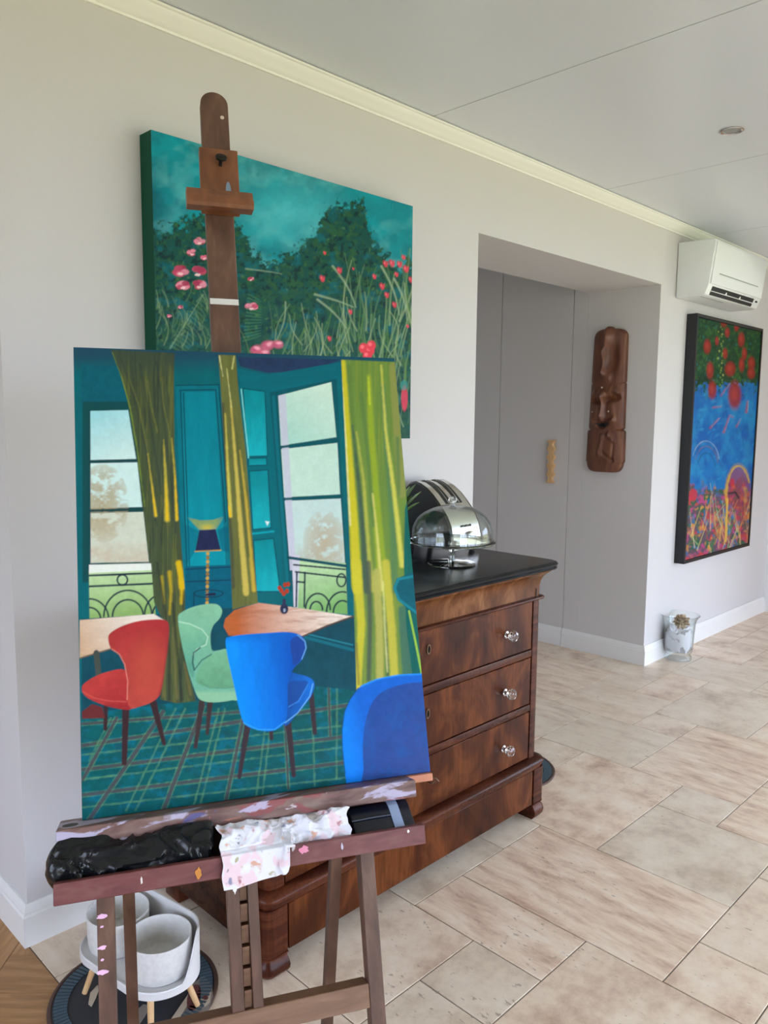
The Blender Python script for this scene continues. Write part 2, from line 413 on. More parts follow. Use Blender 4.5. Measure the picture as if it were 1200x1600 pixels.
# oak herringbone floor on the left
M['oak'] = noise_mat('oak_parquet', [(.2, lin((140, 100, 62))), (.5, lin((172, 128, 84))), (.8, lin((196, 154, 108)))], (7, 60, 7), distort=.4, rough=.4, rnd=30)
fw = S('floor_left', MB().box((XW-.2, YF-.2, -.1), (GX-5*G-.002, YB+.15, -.003)), M['grout'])
def clip(poly, f):
    out = []
    for k in range(len(poly)):
        a, b = poly[k], poly[(k+1) % len(poly)]; fa, fb = f(a), f(b)
        if fa >= 0: out.append(a)
        if (fa >= 0) != (fb >= 0):
            t = fa/(fa-fb); out.append((a[0]+(b[0]-a[0])*t, a[1]+(b[1]-a[1])*t))
    return out
Lp, Wp = .56, .14; XB = GX-5*G-.002
def block(cx, cy, ang):
    ca, sa = math.cos(ang), math.sin(ang); hl, hw = Lp/2-.0008, Wp/2-.0008
    q = [(cx+ca*a-sa*b, cy+sa*a+ca*b) for a, b in ((-hl, -hw), (hl, -hw), (hl, hw), (-hl, hw))]
    for f in (lambda p: XB-p[0], lambda p: p[0]+1.9, lambda p: p[1]-.2, lambda p: 3.9-p[1]): 
        q = clip(q, f) if len(q) > 2 else []
    if len(q) < 3: return
    ar = abs(sum(q[k][0]*q[(k+1) % len(q)][1]-q[(k+1) % len(q)][0]*q[k][1] for k in range(len(q))))/2
    if ar < .002: return
    # local frame turned with the block so the grain runs along it
    o = bpy.data.objects.new('plank', None); bpy.data.objects.remove(o)
    me_v = [((p[0]-cx)*ca+(p[1]-cy)*sa, -(p[0]-cx)*sa+(p[1]-cy)*ca) for p in q]
    me = bpy.data.meshes.new('plank'); n = len(q)
    me.from_pydata([(x, y, -.012) for x, y in me_v]+[(x, y, 0) for x, y in me_v], [],
                   [tuple(range(n))[::-1], tuple(range(n, 2*n))]+[(k, (k+1) % n, n+(k+1) % n, n+k) for k in range(n)])
    me.materials.append(M['oak'])
    ob = bpy.data.objects.new('plank', me); col.objects.link(ob); ob.parent = fw
    ob.location = Vector((cx, cy, 0))-ORI['floor_left']; ob.rotation_euler = (0, 0, ang)
R45 = math.radians(-45)
def rot(p): return (p[0]*math.cos(R45)-p[1]*math.sin(R45)-.4, p[0]*math.sin(R45)+p[1]*math.cos(R45)+2.0)
K = int(Lp/Wp)
for r in range(-16, 17):
    for s in range(-4, 5):
        bx_, by_ = r*Wp+s*Lp*0+s*2*Lp*.5, r*Wp-s*2*Lp*.5
        # classic herringbone cell: one horizontal, one vertical block
        x, y = r*Wp+s*Lp, r*Wp-s*Lp
        p = rot((x+Lp/2, y+Wp/2)); block(p[0], p[1], R45)
        p = rot((x+Lp+Wp/2-Wp*0, y-Lp+Lp/2+Wp)); block(p[0], p[1], R45+math.pi/2)
MB().box((XW, YF, -.012), (XB-.001, .198, 0)).build('plank_field', M['oak'], fw, kind='stuff')

# ------------------------------------------------------------------ chest of drawers
def flame(name, dark, mid, light, scale, coat=.04):
    m = mat(name, mid, .26, spec=.16, coat=coat)
    b = m.node_tree.nodes['Principled BSDF']
    tc = N(m, 'ShaderNodeTexCoord'); oi = N(m, 'ShaderNodeObjectInfo')
    wn = N(m, 'ShaderNodeTexWhiteNoise', noise_dimensions='1D'); L(m, oi.outputs['Random'], wn.inputs['W'])
    off = N(m, 'ShaderNodeVectorMath', operation='SCALE'); off.inputs['Scale'].default_value = 9; L(m, wn.outputs['Color'], off.inputs[0])
    ad = N(m, 'ShaderNodeVectorMath', operation='ADD'); L(m, tc.outputs['Object'], ad.inputs[0]); L(m, off.outputs[0], ad.inputs[1])
    mp = N(m, 'ShaderNodeMapping'); mp.inputs['Scale'].default_value = scale; L(m, ad.outputs[0], mp.inputs[0])
    n1 = N(m, 'ShaderNodeTexNoise'); n1.inputs['Scale'].default_value = 1; n1.inputs['Detail'].default_value = 6; n1.inputs['Distortion'].default_value = 1.3
    L(m, mp.outputs[0], n1.inputs['Vector'])
    r = ramp(m, [(.3, dark), (.47, mid), (.58, light), (.7, mid)]); L(m, n1.outputs[0], r.inputs[0])
    mp2 = N(m, 'ShaderNodeMapping'); mp2.inputs['Scale'].default_value = (160, 160, 9); L(m, ad.outputs[0], mp2.inputs[0])
    n2 = N(m, 'ShaderNodeTexNoise'); n2.inputs['Scale'].default_value = 1; n2.inputs['Detail'].default_value = 3; L(m, mp2.outputs[0], n2.inputs['Vector'])
    mx = N(m, 'ShaderNodeMix', data_type='RGBA', blend_type='MULTIPLY'); mx.inputs[0].default_value = .5
    r2 = ramp(m, [(.3, (.45, .42, .4)), (.65, (1, 1, 1))]); L(m, n2.outputs[0], r2.inputs[0])
    L(m, r.outputs[0], mx.inputs[6]); L(m, r2.outputs[0], mx.inputs[7]); L(m, mx.outputs[2], b.inputs['Base Color'])
    return m
M['veneer'] = flame('flame_mahogany', lin((52, 23, 10)), lin((78, 37, 16)), lin((108, 58, 28)), (5, 5, 3.0))
M['mahog'] = flame('mahogany_rail', lin((50, 22, 14)), lin((70, 33, 20)), lin((92, 48, 30)), (3, 8, 16), .04)
M['frieze'] = flame('flame_mahogany_frieze', lin((82, 46, 24)), lin((112, 68, 38)), lin((142, 94, 58)), (7, 7, 4))
M['marble'] = noise_mat('black_marble', [(.45, (.010, .011, .013)), (.72, (.018, .02, .024)), (.80, (.05, .055, .06))], (14, 14, 14), detail=8, rough=.22, spec=.14)
M['crystal'] = mat('crystal', (1, 1, 1), .02, trans=1, ior=1.52)
M['brass_dark'] = mat('aged_brass', (.16, .10, .06), .4, .8)
M['silver'] = mat('silver_collar', (.75, .75, .74), .2, 1)
CX = 1.752
ch = empty('chest_of_drawers', (CX, 1.80, 0), 'antique flame-mahogany chest of drawers with black marble top and crystal knobs', 'chest of drawers')
XB0, XB1 = CX-.612, CX+.612            # body
YFr, YBk = 1.545, 2.085
MB().box((XB0, YFr+.02, .2325), (XB1, YBk, .8175)).build('carcass', M['mahog'], ch)
# corner posts with softly rounded front edge
for sx in (-1, 1):
    xo = CX+sx*.614; xi = CX+sx*.560
    rg = [(xi, YFr+.03), (xi, YFr-.002)]
    for k in range(7):
        a = math.pi/2*k/6; rg.append((xo-sx*.03+sx*.03*math.sin(a), YFr+.028-.03*math.cos(a)))
    rg.append((xo, YFr+.06))
    MB().prism([(x, y, .225) for x, y in rg], [(x, y, .822) for x, y in rg]).build('corner_post', M['mahog'], ch, smooth=True)
def drawer(z0, z1, knobs=True):
    d = MB().box((CX-.556, YFr, z0+.002), (CX+.556, YFr+.0195, z1-.002)).build('drawer', M['veneer'], ch, bevel=.002, seg=1)
    zc = (z0+z1)/2
    # keyhole escutcheon, an oval ring
    zk = zc+.026
    e = MB(); A_ = []; 
    for r0, r1 in ((.0085, .012),):
        out = [(CX+r1*.75*math.cos(t), zk+r1*1.35*math.sin(t)) for t in np.linspace(0, 2*math.pi, 21)[:-1]]
        inn = [(CX+r0*.7*math.cos(t), zk+r0*1.35*math.sin(t)) for t in np.linspace(0, 2*math.pi, 21)[:-1]]
        n = 20; v = [(x, YFr-.0035, z) for x, z in out]+[(x, YFr-.0035, z) for x, z in inn]+[(x, YFr, z) for x, z in out]+[(x, YFr, z) for x, z in inn]
        f = []
        for k in range(n):
            q = (k+1) % n; f += [(k, q, n+q, n+k), (k, 2*n+k, 2*n+q, q), (n+k, n+q, 3*n+q, 3*n+k)]
        e.add(v, f)
    e.build('escutcheon', M['brass_dark'], d)
    MB().lathe([(.0035, 0), (.0035, .001)], (CX, YFr-.0012, zk+.003), 12, (0, -1, 0)).box((CX-.0016, YFr-.0022, zk-.009), (CX+.0016, YFr-.0012, zk+.003)).build('keyhole', mat('keyhole_black', (.005, .004, .004), .8), d)
    for kx in (-.403, .403):
        kb = MB().lathe([(.0, .014), (.007, .0145), (.015, .019), (.0195, .027), (.0195, .033), (.015, .040), (.008, .043), (.0, .0432)], (CX+kx, YFr, zc-.006), 10, (0, -1, 0)).build('knob', M['crystal'], d)
        MB().lathe([(.0125, 0), (.0125, .003), (.0065, .005), (.006, .010), (.009, .012), (.009, .0145)], (CX+kx, YFr, zc-.006), 20, (0, -1, 0)).build('collar', M['silver'], kb, smooth=True)
    return d
drawer(.640, .818); drawer(.437, .612); dlow = drawer(.232, .410)
MB().tube([(CX+.002, YFr, .345), (CX+.006, YFr-.012, .347), (CX+.014, YFr-.028, .345), (CX+.022, YFr-.034, .334)], .002).tube([(CX, YFr-.005, .333), (CX-.008, YFr-.03, .336), (CX-.002, YFr-.04, .345), (CX+.006, YFr-.03, .338)], .0018).build('key', M['brass_dark'], dlow, smooth=True)
for z0, z1 in ((.613, .639), (.411, .436)):
    MB().box((CX-.558, YFr-.002, z0), (CX+.558, YFr+.0195, z1)).build('rail', M['mahog'], ch, bevel=.003, seg=2)
# frieze moulding below the curved frieze drawer
def outline(hw, yf, yb, r, n=6):    # plan: left side, two rounded front corners, right side
    q = [(CX-hw, yb)]
    for k in range(n+1):
        a = math.pi/2*k/n; q.append((CX-hw+r-r*math.cos(a), yf+r-r*math.sin(a)))
    for k in range(n+1):
        a = math.pi/2*k/n; q.append((CX+hw-r+r*math.sin(a), yf+r-r*math.cos(a)))
    q.append((CX+hw, yb)); return q
def loft(levels):                    # levels: (hw, yf, z, r)
    b = MB(); rings = [[(x, y, z) for x, y in outline(hw, yf, YBk, r)] for hw, yf, z, r in levels]
    n = len(rings[0]); vs = [p for r_ in rings for p in r_]; fs = []
    for i in range(len(rings)-1):
        for k in range(n):
            q = (k+1) % n; fs.append((i*n+k, i*n+q, (i+1)*n+q, (i+1)*n+k))
    fs += [tuple(range(n))[::-1], tuple(range((len(rings)-1)*n, len(rings)*n))]
    return b.add(vs, fs)
loft([(.614, 1.543, .818, .025), (.626, 1.531, .821, .03), (.628, 1.529, .825, .03), (.626, 1.531, .829, .03), (.616, 1.541, .832, .025)]).build('frieze_moulding', M['mahog'], ch, smooth=True)
fr = loft([(.612, 1.545, .832, .025), (.612, 1.543, .868, .025), (.615, 1.539, .887, .025), (.621, 1.532, .902, .028), (.631, 1.521, .914, .03), (.640, 1.512, .921, .03), (.642, 1.510, .929, .03)]).build('frieze', M['frieze'], ch, smooth=True)
MB().prism([(CX+.573, 1.541, .834), (CX+.576, 1.541, .834), (CX+.576, 1.541, .86), (CX+.573, 1.541, .86)], [(CX+.573, 1.55, .834), (CX+.576, 1.55, .834), (CX+.576, 1.55, .86), (CX+.573, 1.55, .86)]).build('frieze_joint', M['gap'], fr)
loft([(.652, 1.500, .9295, .05), (.660, 1.492, .931, .055), (.662, 1.490, .936, .056), (.658, 1.494, .940, .054), (.662, 1.490, .943, .056), (.664, 1.488, .949, .057), (.661, 1.491, .954, .056), (.655, 1.497, .956, .052)]).build('marble_top', M['marble'], ch, smooth=True)
# plinth drawer, moulding and posts
loft([(.616, 1.541, .2315, .03), (.626, 1.531, .230, .03), (.635, 1.521, .226, .035), (.640, 1.515, .220, .04), (.641, 1.514, .214, .04), (.639, 1.516, .209, .038), (.634, 1.520, .206, .035), (.632, 1.522, .193, .035)][::-1]).build('base_moulding', M['mahog'], ch, smooth=True)
MB().box((CX-.632, 1.545, .0625), (CX+.632, YBk, .1925)).build('base', M['mahog'], ch)
pd = MB().box((CX-.560, 1.524, .060), (CX+.560, 1.5445, .190)).build('plinth_drawer', M['veneer'], ch, bevel=.002, seg=1)
for sx in (-1, 1):
    xo = CX+sx*.638; xi = CX+sx*.566
    rg = [(xi, 1.60), (xi, 1.522)]
    for k in range(7):
        a = math.pi/2*k/6; rg.append((xo-sx*.03+sx*.03*math.sin(a), 1.55-.03*math.cos(a)))
    rg.append((xo, 1.64))
    MB().prism([(x, y, .062) for x, y in rg], [(x, y, .1925) for x, y in rg]).build('base_post', M['mahog'], ch, smooth=True)
    # shaped front foot
    def frg(g):
        r_ = [(xi-sx*g*.2, 1.60), (xi-sx*g*.2, 1.52-g)]
        for k in range(7):
            a = math.pi/2*k/6; r_.append((xo-sx*.03+sx*(.03+g)*math.sin(a), 1.55-(.03+g)*math.cos(a)))
        r_.append((xo+sx*g, 1.62)); return r_
    fb = MB(); lv = [(-.008, 0), (-.002, .006), (.006, .016), (.008, .028), (.004, .040), (-.004, .050), (-.004, .056), (.001, .058), (.001, .0615)]
    n = len(frg(0)); vs = []; fs = []
    for gq, z in lv: vs += [(x, y, z) for x, y in frg(gq)]
    for i in range(len(lv)-1):
        for k in range(n):
            q = (k+1) % n; fs.append((i*n+k, i*n+q, (i+1)*n+q, (i+1)*n+k))
    fs += [tuple(range(n))[::-1], tuple(range((len(lv)-1)*n, len(lv)*n))]
    fb.add(vs, fs).build('foot', M['mahog'], ch, smooth=True)
    MB().box((CX+sx*.55, 1.98, 0), (CX+sx*.62, 2.06, .058)).build('foot', M['mahog'], ch, bevel=.006)

# ------------------------------------------------------------------ things on the chest
ZT = .956
M['glass'] = mat('clear_glass', (.97, 1, .99), 0.0, trans=1, ior=1.45)
def thin_glass(name, tint):
    m = bpy.data.materials.new(name); m.use_nodes = True; nt = m.node_tree; nt.nodes.remove(nt.nodes['Principled BSDF'])
    out = nt.nodes['Material Output']; mx = N(m, 'ShaderNodeMixShader'); tr = N(m, 'ShaderNodeBsdfTransparent'); gl = N(m, 'ShaderNodeBsdfGlossy')
    tr.inputs[0].default_value = (*tint, 1); gl.inputs['Roughness'].default_value = .0; lw = N(m, 'ShaderNodeLayerWeight'); lw.inputs[0].default_value = .5; pw = N(m, 'ShaderNodeMath', operation='POWER'); pw.inputs[1].default_value = 4.0; fr_ = N(m, 'ShaderNodeMath', operation='MULTIPLY_ADD'); fr_.inputs[1].default_value = .6; fr_.inputs[2].default_value = .045
    L(m, lw.outputs['Facing'], pw.inputs[0]); L(m, pw.outputs[0], fr_.inputs[0]); cm_ = N(m, 'ShaderNodeMix', data_type='RGBA'); p3 = N(m, 'ShaderNodeMath', operation='POWER'); p3.inputs[1].default_value = 5.0; L(m, lw.outputs['Facing'], p3.inputs[0]); L(m, p3.outputs[0], cm_.inputs[0]); cm_.inputs[6].default_value = (*tint, 1); cm_.inputs[7].default_value = (.30, .34, .34, 1); L(m, cm_.outputs[2], tr.inputs[0])
    L(m, fr_.outputs[0], mx.inputs[0]); L(m, tr.outputs[0], mx.inputs[1]); L(m, gl.outputs[0], mx.inputs[2]); L(m, mx.outputs[0], out.inputs[0]); return m
M['glass'] = thin_glass('thin_clear_glass', (.97, .99, .985))
M['glass3'] = thin_glass('thin_plate_glass', (.86, .93, .92))
M['glass2'] = mat('clear_glass_tint', (.93, .985, .97), 0.0, trans=1, ior=1.5)
cs = (2.066, 1.72)
stand = empty('cake_stand', (cs[0], cs[1], ZT), 'low clear glass cake stand with round foot on the black marble top', 'cake stand')
MB().lathe([(0, 1.028), (.02, 1.027), (.10, 1.029), (.146, 1.031), (.150, 1.034), (.150, 1.038), (.147, 1.040), (.143, 1.0355), (0, 1.034)], (*cs, 0), 64).build('plate', M['glass2'], stand, smooth=True)
MB().lathe([(0, ZT+.012), (.013, ZT+.012), (.011, ZT+.022), (.009, ZT+.04), (.010, ZT+.055), (.016, ZT+.0715), (0, ZT+.0715)], (*cs, 0), 32).build('stem', M['glass2'], stand, smooth=True)
MB().lathe([(0, ZT+.0004), (.082, ZT+.0004), (.084, ZT+.003), (.081, ZT+.006), (.05, ZT+.0085), (.02, ZT+.0118), (0, ZT+.0118)], (*cs, 0), 48).build('foot', M['glass2'], stand, smooth=True)
dome = empty('glass_dome', (cs[0], cs[1], 1.0362), 'clear glass dome cover with ball knob over the cake stand', 'dome cover')
po = []; pi_ = []
for k in range(19):
    a = math.pi/2*k/18
    po.append((.139*math.cos(a)**.8 if k < 18 else .0, 1.0365+.03+.095*math.sin(a)))
po = [(.141, 1.0363), (.1395, 1.05)]+po
pi_ = [(max(r-.0026, 0), z-.0026 if z > 1.06 else z) for r, z in po]
MB().lathe(po+pi_[::-1], (*cs, 0), 64, closed=True).build('dome', M['glass'], dome, smooth=True)
MB().lathe([(0, 1.1613), (.009, 1.1613), (.008, 1.168), (.013, 1.174), (.0155, 1.181), (.013, 1.189), (.007, 1.192), (0, 1.1925)], (*cs, 0), 24).build('knob', M['glass2'], dome, smooth=True)

# toaster
M['steel'] = mat('brushed_steel', (.62, .61, .58), .24, 1)
M['blackgloss'] = mat('black_gloss_plastic', (.008, .010, .011), .12, spec=.6)
M['blackmatte'] = mat('black_plastic', (.012, .012, .013), .5)
to = empty('toaster', (2.29, 1.96, ZT), 'arched stainless steel two-slot toaster with glossy black sides', 'toaster')
prof = [(1.836, .972), (1.838, 1.02), (1.848, 1.062), (1.864, 1.092), (1.886, 1.120), (1.912, 1.148), (1.942, 1.176), (1.972, 1.198), (2.002, 1.212), (2.03, 1.219), (2.056, 1.214), (2.076, 1.196), (2.088, 1.165), (2.094, 1.11), (2.095, .972)]
TX0, TX1 = 2.215, 2.375
MB().prism([(TX0, y, z) for y, z in prof], [(TX1, y, z) for y, z in prof]).build('shell', M['steel'], to, smooth=True)
def inset(d): 
    c = (1.965, 1.08); return [(c[0]+(y-c[0])*(1-d), c[1]+(z-c[1])*(1-d)) for y, z in prof]
for x0, x1 in ((TX0-.012, TX0), (TX1, TX1+.012)):
    i1, i2 = (inset(.05), inset(.0)) if x0 < TX0 else (inset(.0), inset(.05))
    MB().prism([(x0, y, z) for y, z in i1], [(x1, y, z) for y, z in i2]).build('side_panel', M['blackgloss'], to, smooth=True)
# slots follow the arch: thin dark strips proud by a hair, with steel lips
def lerp_prof(a, b, n):
    P = np.array(prof); s = np.concatenate([[0], np.cumsum(np.hypot(*np.diff(P, axis=0).T))])
    t = np.linspace(a, b, n)*s[-1]; return np.stack([np.interp(t, s, P[:, 0]), np.interp(t, s, P[:, 1])], 1)
for xa in (2.247, 2.308):
    pts = lerp_prof(.30, .62, 14); vs = []; fs = []
    for k, (y, z) in enumerate(pts):
        d = pts[min(k+1, 13)]-pts[max(k-1, 0)]; d /= np.hypot(*d); nr = np.array([-d[1], d[0]])
        o = (y+nr[0]*.0012, z+nr[1]*.0012); q = (y-nr[0]*.004, z-nr[1]*.004)
        vs += [(xa, *o), (xa+.034, *o), (xa+.034, *q), (xa, *q)]
    for k in range(13):
        for c in range(4): e = (c+1) % 4; fs.append((k*4+c, k*4+e, k*4+4+e, k*4+4+c))
    fs += [(0, 1, 2, 3), (52, 53, 54, 55)]
    sl = MB().add(vs, fs).build('slot', M['blackmatte'], to)
    MB().tube([(xa+.017, *(p+np.array([0, .002]))) for p in pts], .0014, 6).build('slot_wire', M['steel'], sl, smooth=True)
for k in range(3):
    MB().lathe([(.0045, 0), (.0045, .003), (.003, .004)], (2.275+.022*k, 1.8445, 1.058), 14, (0, -1, .35)).build('button', M['blackmatte'], to, smooth=True)
MB().lathe([(.019, 0), (.019, .012), (.016, .015), (0, .0155)], (2.312, 1.839, 1.018), 28, (0, -1, .05)).build('browning_dial', M['steel'], to, smooth=True)
for x in (2.235, 2.355):
    for y in (1.86, 2.07): MB().lathe([(.012, ZT+.0005), (.012, .9725)], (x, y, 0), 14).build('foot', M['blackmatte'], to)

# small leafy plant half hidden by the canvas
M['leaf'] = noise_mat('leaf_green', [(.3, lin((48, 84, 24))), (.7, lin((112, 156, 50)))], (20, 20, 20), rough=.35)
M['pot'] = mat('dark_pot', (.03, .035, .035), .4)
pc = at_x(600, 800, 1.95); pc = (1.93, 1.93)
pl = empty('potted_plant', (pc[0], pc[1], ZT), 'small leafy green plant on the chest beside the toaster', 'plant')
MB().lathe([(0, ZT+.0005), (.04, ZT+.0005), (.052, ZT+.08), (.054, ZT+.085), (.05, ZT+.086), (.047, ZT+.075), (0, ZT+.074)], (*pc, 0), 28).build('pot', M['pot'], pl, smooth=True)
rl = random.Random(4)
tgts = [at_x(649, 757, 2.02), at_x(658, 768, 2.02), at_x(655, 785, 2.0), at_x(644, 775, 2.0), at_x(640, 760, 1.98)]
for k in range(15):
    c0 = Vector((pc[0]+rl.uniform(-.02, .02), pc[1]+rl.uniform(-.02, .02), ZT+.072))
    if k < 5: tip = Vector(tgts[k])
    else:
        a = rl.uniform(0, 6.28); rr = rl.uniform(.05, .1); tip = c0+Vector((rr*math.cos(a)-.01, rr*math.sin(a), rl.uniform(.05, .16)))
    mid = (c0+tip)/2+Vector((0, 0, .03)); d = (tip-c0); sd = d.cross(Vector((0, 0, 1))).normalized(); vs = []; fs = []
    for i in range(8):
        t = i/7; p = c0*(1-t)**2+mid*2*t*(1-t)+tip*t*t
        wd = .002+(.026 if k < 5 else .017)*max(0, math.sin(math.pi*min(1, max(0, (t-.35)/.65))))
        vs += [p-sd*wd+Vector((0, 0, wd*.3)), p, p+sd*wd+Vector((0, 0, wd*.3))]
        if i: b0 = 3*i; fs += [(b0-3, b0-2, b0+1, b0), (b0-2, b0-1, b0+2, b0+1)]
    lf = MB().add(vs, fs).build('leaf', M['leaf'], pl, smooth=True, fix=False)
    md = lf.modifiers.new('thickness', 'SOLIDIFY'); md.thickness = .0008

# ------------------------------------------------------------------ air conditioner
M['acwhite'] = mat('ac_white', (.80, .83, .85), .28)
M['acdark'] = mat('ac_vent_dark', (.015, .016, .02), .5)
AX0, AX1 = 4.535, 5.335
ac = empty('air_conditioner', ((AX0+AX1)/2, 2.0, 2.175), 'white wall-mounted air conditioner under the crown moulding', 'air conditioner')
ap = [(YW-.003, 2.178), (1.955, 2.178), (1.906, 2.232), (1.882, 2.475), (1.890, 2.486), (YW-.003, 2.49)]
ap = [(YW-.003, 2.178), (1.965, 2.176), (1.940, 2.182), (1.921, 2.232), (1.892, 2.470), (1.899, 2.484), (YW-.003, 2.49)]
MB().prism([(AX0, y, z) for y, z in ap], [(AX1, y, z) for y, z in ap]).build('housing', M['acwhite'], ac, bevel=.006, seg=2)
fp = [(1.9195, 2.240), (1.892, 2.470), (1.886, 2.468), (1.912, 2.240)]
MB().prism([(AX0+.012, y, z) for y, z in fp], [(AX1-.012, y, z) for y, z in fp]).build('front_panel', M['acwhite'], ac, bevel=.002, seg=1)
def acf(z): return 1.911+(1.886-1.911)*(z-2.240)/(2.47-2.24)
MB().prism([(AX0+.10, acf(2.30)-.001, 2.30), (AX0+.10, acf(2.306)-.001, 2.306), (AX0+.10, acf(2.303)+.004, 2.303)], [(AX1-.10, acf(2.30)-.001, 2.30), (AX1-.10, acf(2.306)-.001, 2.306), (AX1-.10, acf(2.303)+.004, 2.303)]).build('panel_groove', mat('groove_grey', (.35, .36, .36), .5), ac)
vx0, vx1 = AX0+.055, AX1-.11
MB().hexa([(vx0, 1.9375, 2.184), (vx1, 1.9375, 2.184), (vx1, 1.955, 2.184), (vx0, 1.955, 2.184), (vx0, 1.9195, 2.230), (vx1, 1.9195, 2.230), (vx1, 1.94, 2.230), (vx0, 1.94, 2.230)]).build('air_outlet', M['acdark'], ac)
MB().hexa([(vx0, 1.9275, 2.203), (vx1, 1.9275, 2.203), (vx1, 1.945, 2.199), (vx0, 1.945, 2.199), (vx0, 1.9265, 2.206), (vx1, 1.9265, 2.206), (vx1, 1.944, 2.202), (vx0, 1.944, 2.202)]).build('louver', M['acwhite'], ac)
for t in (.33, .66):
    x = vx0+(vx1-vx0)*t
    MB().hexa([(x-.012, 1.926, 2.2065), (x+.012, 1.926, 2.2065), (x+.012, 1.935, 2.2055), (x-.012, 1.935, 2.2055), (x-.003, 1.922, 2.219), (x+.003, 1.922, 2.219), (x+.003, 1.93, 2.219), (x-.003, 1.93, 2.219)]).build('vane', M['acwhite'], ac)
MB().box((AX0+.03, 1.975, 2.1755), (AX0+.36, 1.981, 2.1775)).build('bottom_groove', mat('groove_grey2', (.3, .31, .31), .5), ac)
MB().box((AX1-.075, 1.9205, 2.212), (AX1-.05, 1.925, 2.222)).build('display', M['acdark'], ac)

# recessed ceiling downlight
dl = at_z(1143.5, 203.5, ZC-.001)
dw = empty('ceiling_downlight', (dl[0], dl[1], ZC-.012), 'small round chrome downlight recessed in the ceiling', 'downlight')
MB().lathe([(.034, -.0005), (.044, -.0012), (.045, -.004), (.040, -.006), (.033, -.003)], (dl[0], dl[1], ZC-.0005), 36, closed=True).build('ring', M['silver'], dw, smooth=True)
MB().lathe([(0, -.0012), (.02, -.002), (.0325, -.0008), (.0325, -.0003), (0, -.0003)], (dl[0], dl[1], ZC-.0005), 30).build('lens', mat('lamp_glass', (.5, .5, .5), .15, .3), dw, smooth=True)

def blob(name, c, r, seed, m, amp=.3, fq=2.5, squash=(1, 1, 1), clip_r=None, zmin=None, nu=40, nv=28):
    vs = []; fs = []
    for j in range(nv+1):
        th = math.pi*j/nv
        for i in range(nu):
            ph = 2*math.pi*i/nu
            d = Vector((math.sin(th)*math.cos(ph), math.sin(th)*math.sin(ph), math.cos(th)))
            n = mnoise.noise(d*fq+Vector((seed, 0, 0)))*amp+abs(mnoise.noise(d*fq*2.3+Vector((0, seed, 0))))*amp*.8
            p = Vector(c)+Vector((d.x*squash[0], d.y*squash[1], d.z*squash[2]))*r*(1+n)
            if clip_r:
                dx, dy = p.x-clip_r[0], p.y-clip_r[1]; q = math.hypot(dx, dy)
                if q > clip_r[2]: p.x = clip_r[0]+dx*clip_r[2]/q; p.y = clip_r[1]+dy*clip_r[2]/q
            if zmin is not None and p.z < zmin: p.z = zmin
            vs.append(p)
    for j in range(nv):
        for i in range(nu):
            q = (i+1) % nu; fs.append((j*nu+i, j*nu+q, (j+1)*nu+q, (j+1)*nu+i))
    return MB().add(vs, fs)
# ------------------------------------------------------------------ carved mask on the passage wall
M['carved'] = noise_mat('carved_wood', [(.25, lin((66, 36, 26))), (.5, lin((104, 62, 44))), (.8, lin((134, 88, 62)))], (26, 26, 4), distort=.8, rough=.42, bump=.15)
mk = empty('wooden_mask', (XR-.03, 2.41, 1.15), 'long carved brown wooden face mask hanging on the greige passage wall', 'mask')
NS, NT = 72, 190
ZB_, ZT_ = 1.150, 2.000
def gs(x, w): return math.exp(-(x/w)**2)
def halfw(t):     # t: 0 top, 1 bottom
    w = .104+.014*t
    if t < .06: w *= .55+.45*math.sqrt(max(0, 1-((.06-t)/.06)**2))
    if t > .93: w *= .62+.38*math.sqrt(max(0, 1-((t-.93)/.07)**2))
    w -= .007*gs(t-.372, .004)+.012*gs(t-.70, .007)
    if .70 < t < .93: w += .006
    return w
def seg(s, t, a, b):   # distance to a segment, s in units of width .11 / t scaled
    ax, ay, bx, by = a[0], a[1]*3.6, b[0], b[1]*3.6; px, py = s, t*3.6
    dx, dy = bx-ax, by-ay; k = max(0, min(1, ((px-ax)*dx+(py-ay)*dy)/(dx*dx+dy*dy+1e-9)))
    return math.hypot(px-ax-k*dx, py-ay-k*dy)
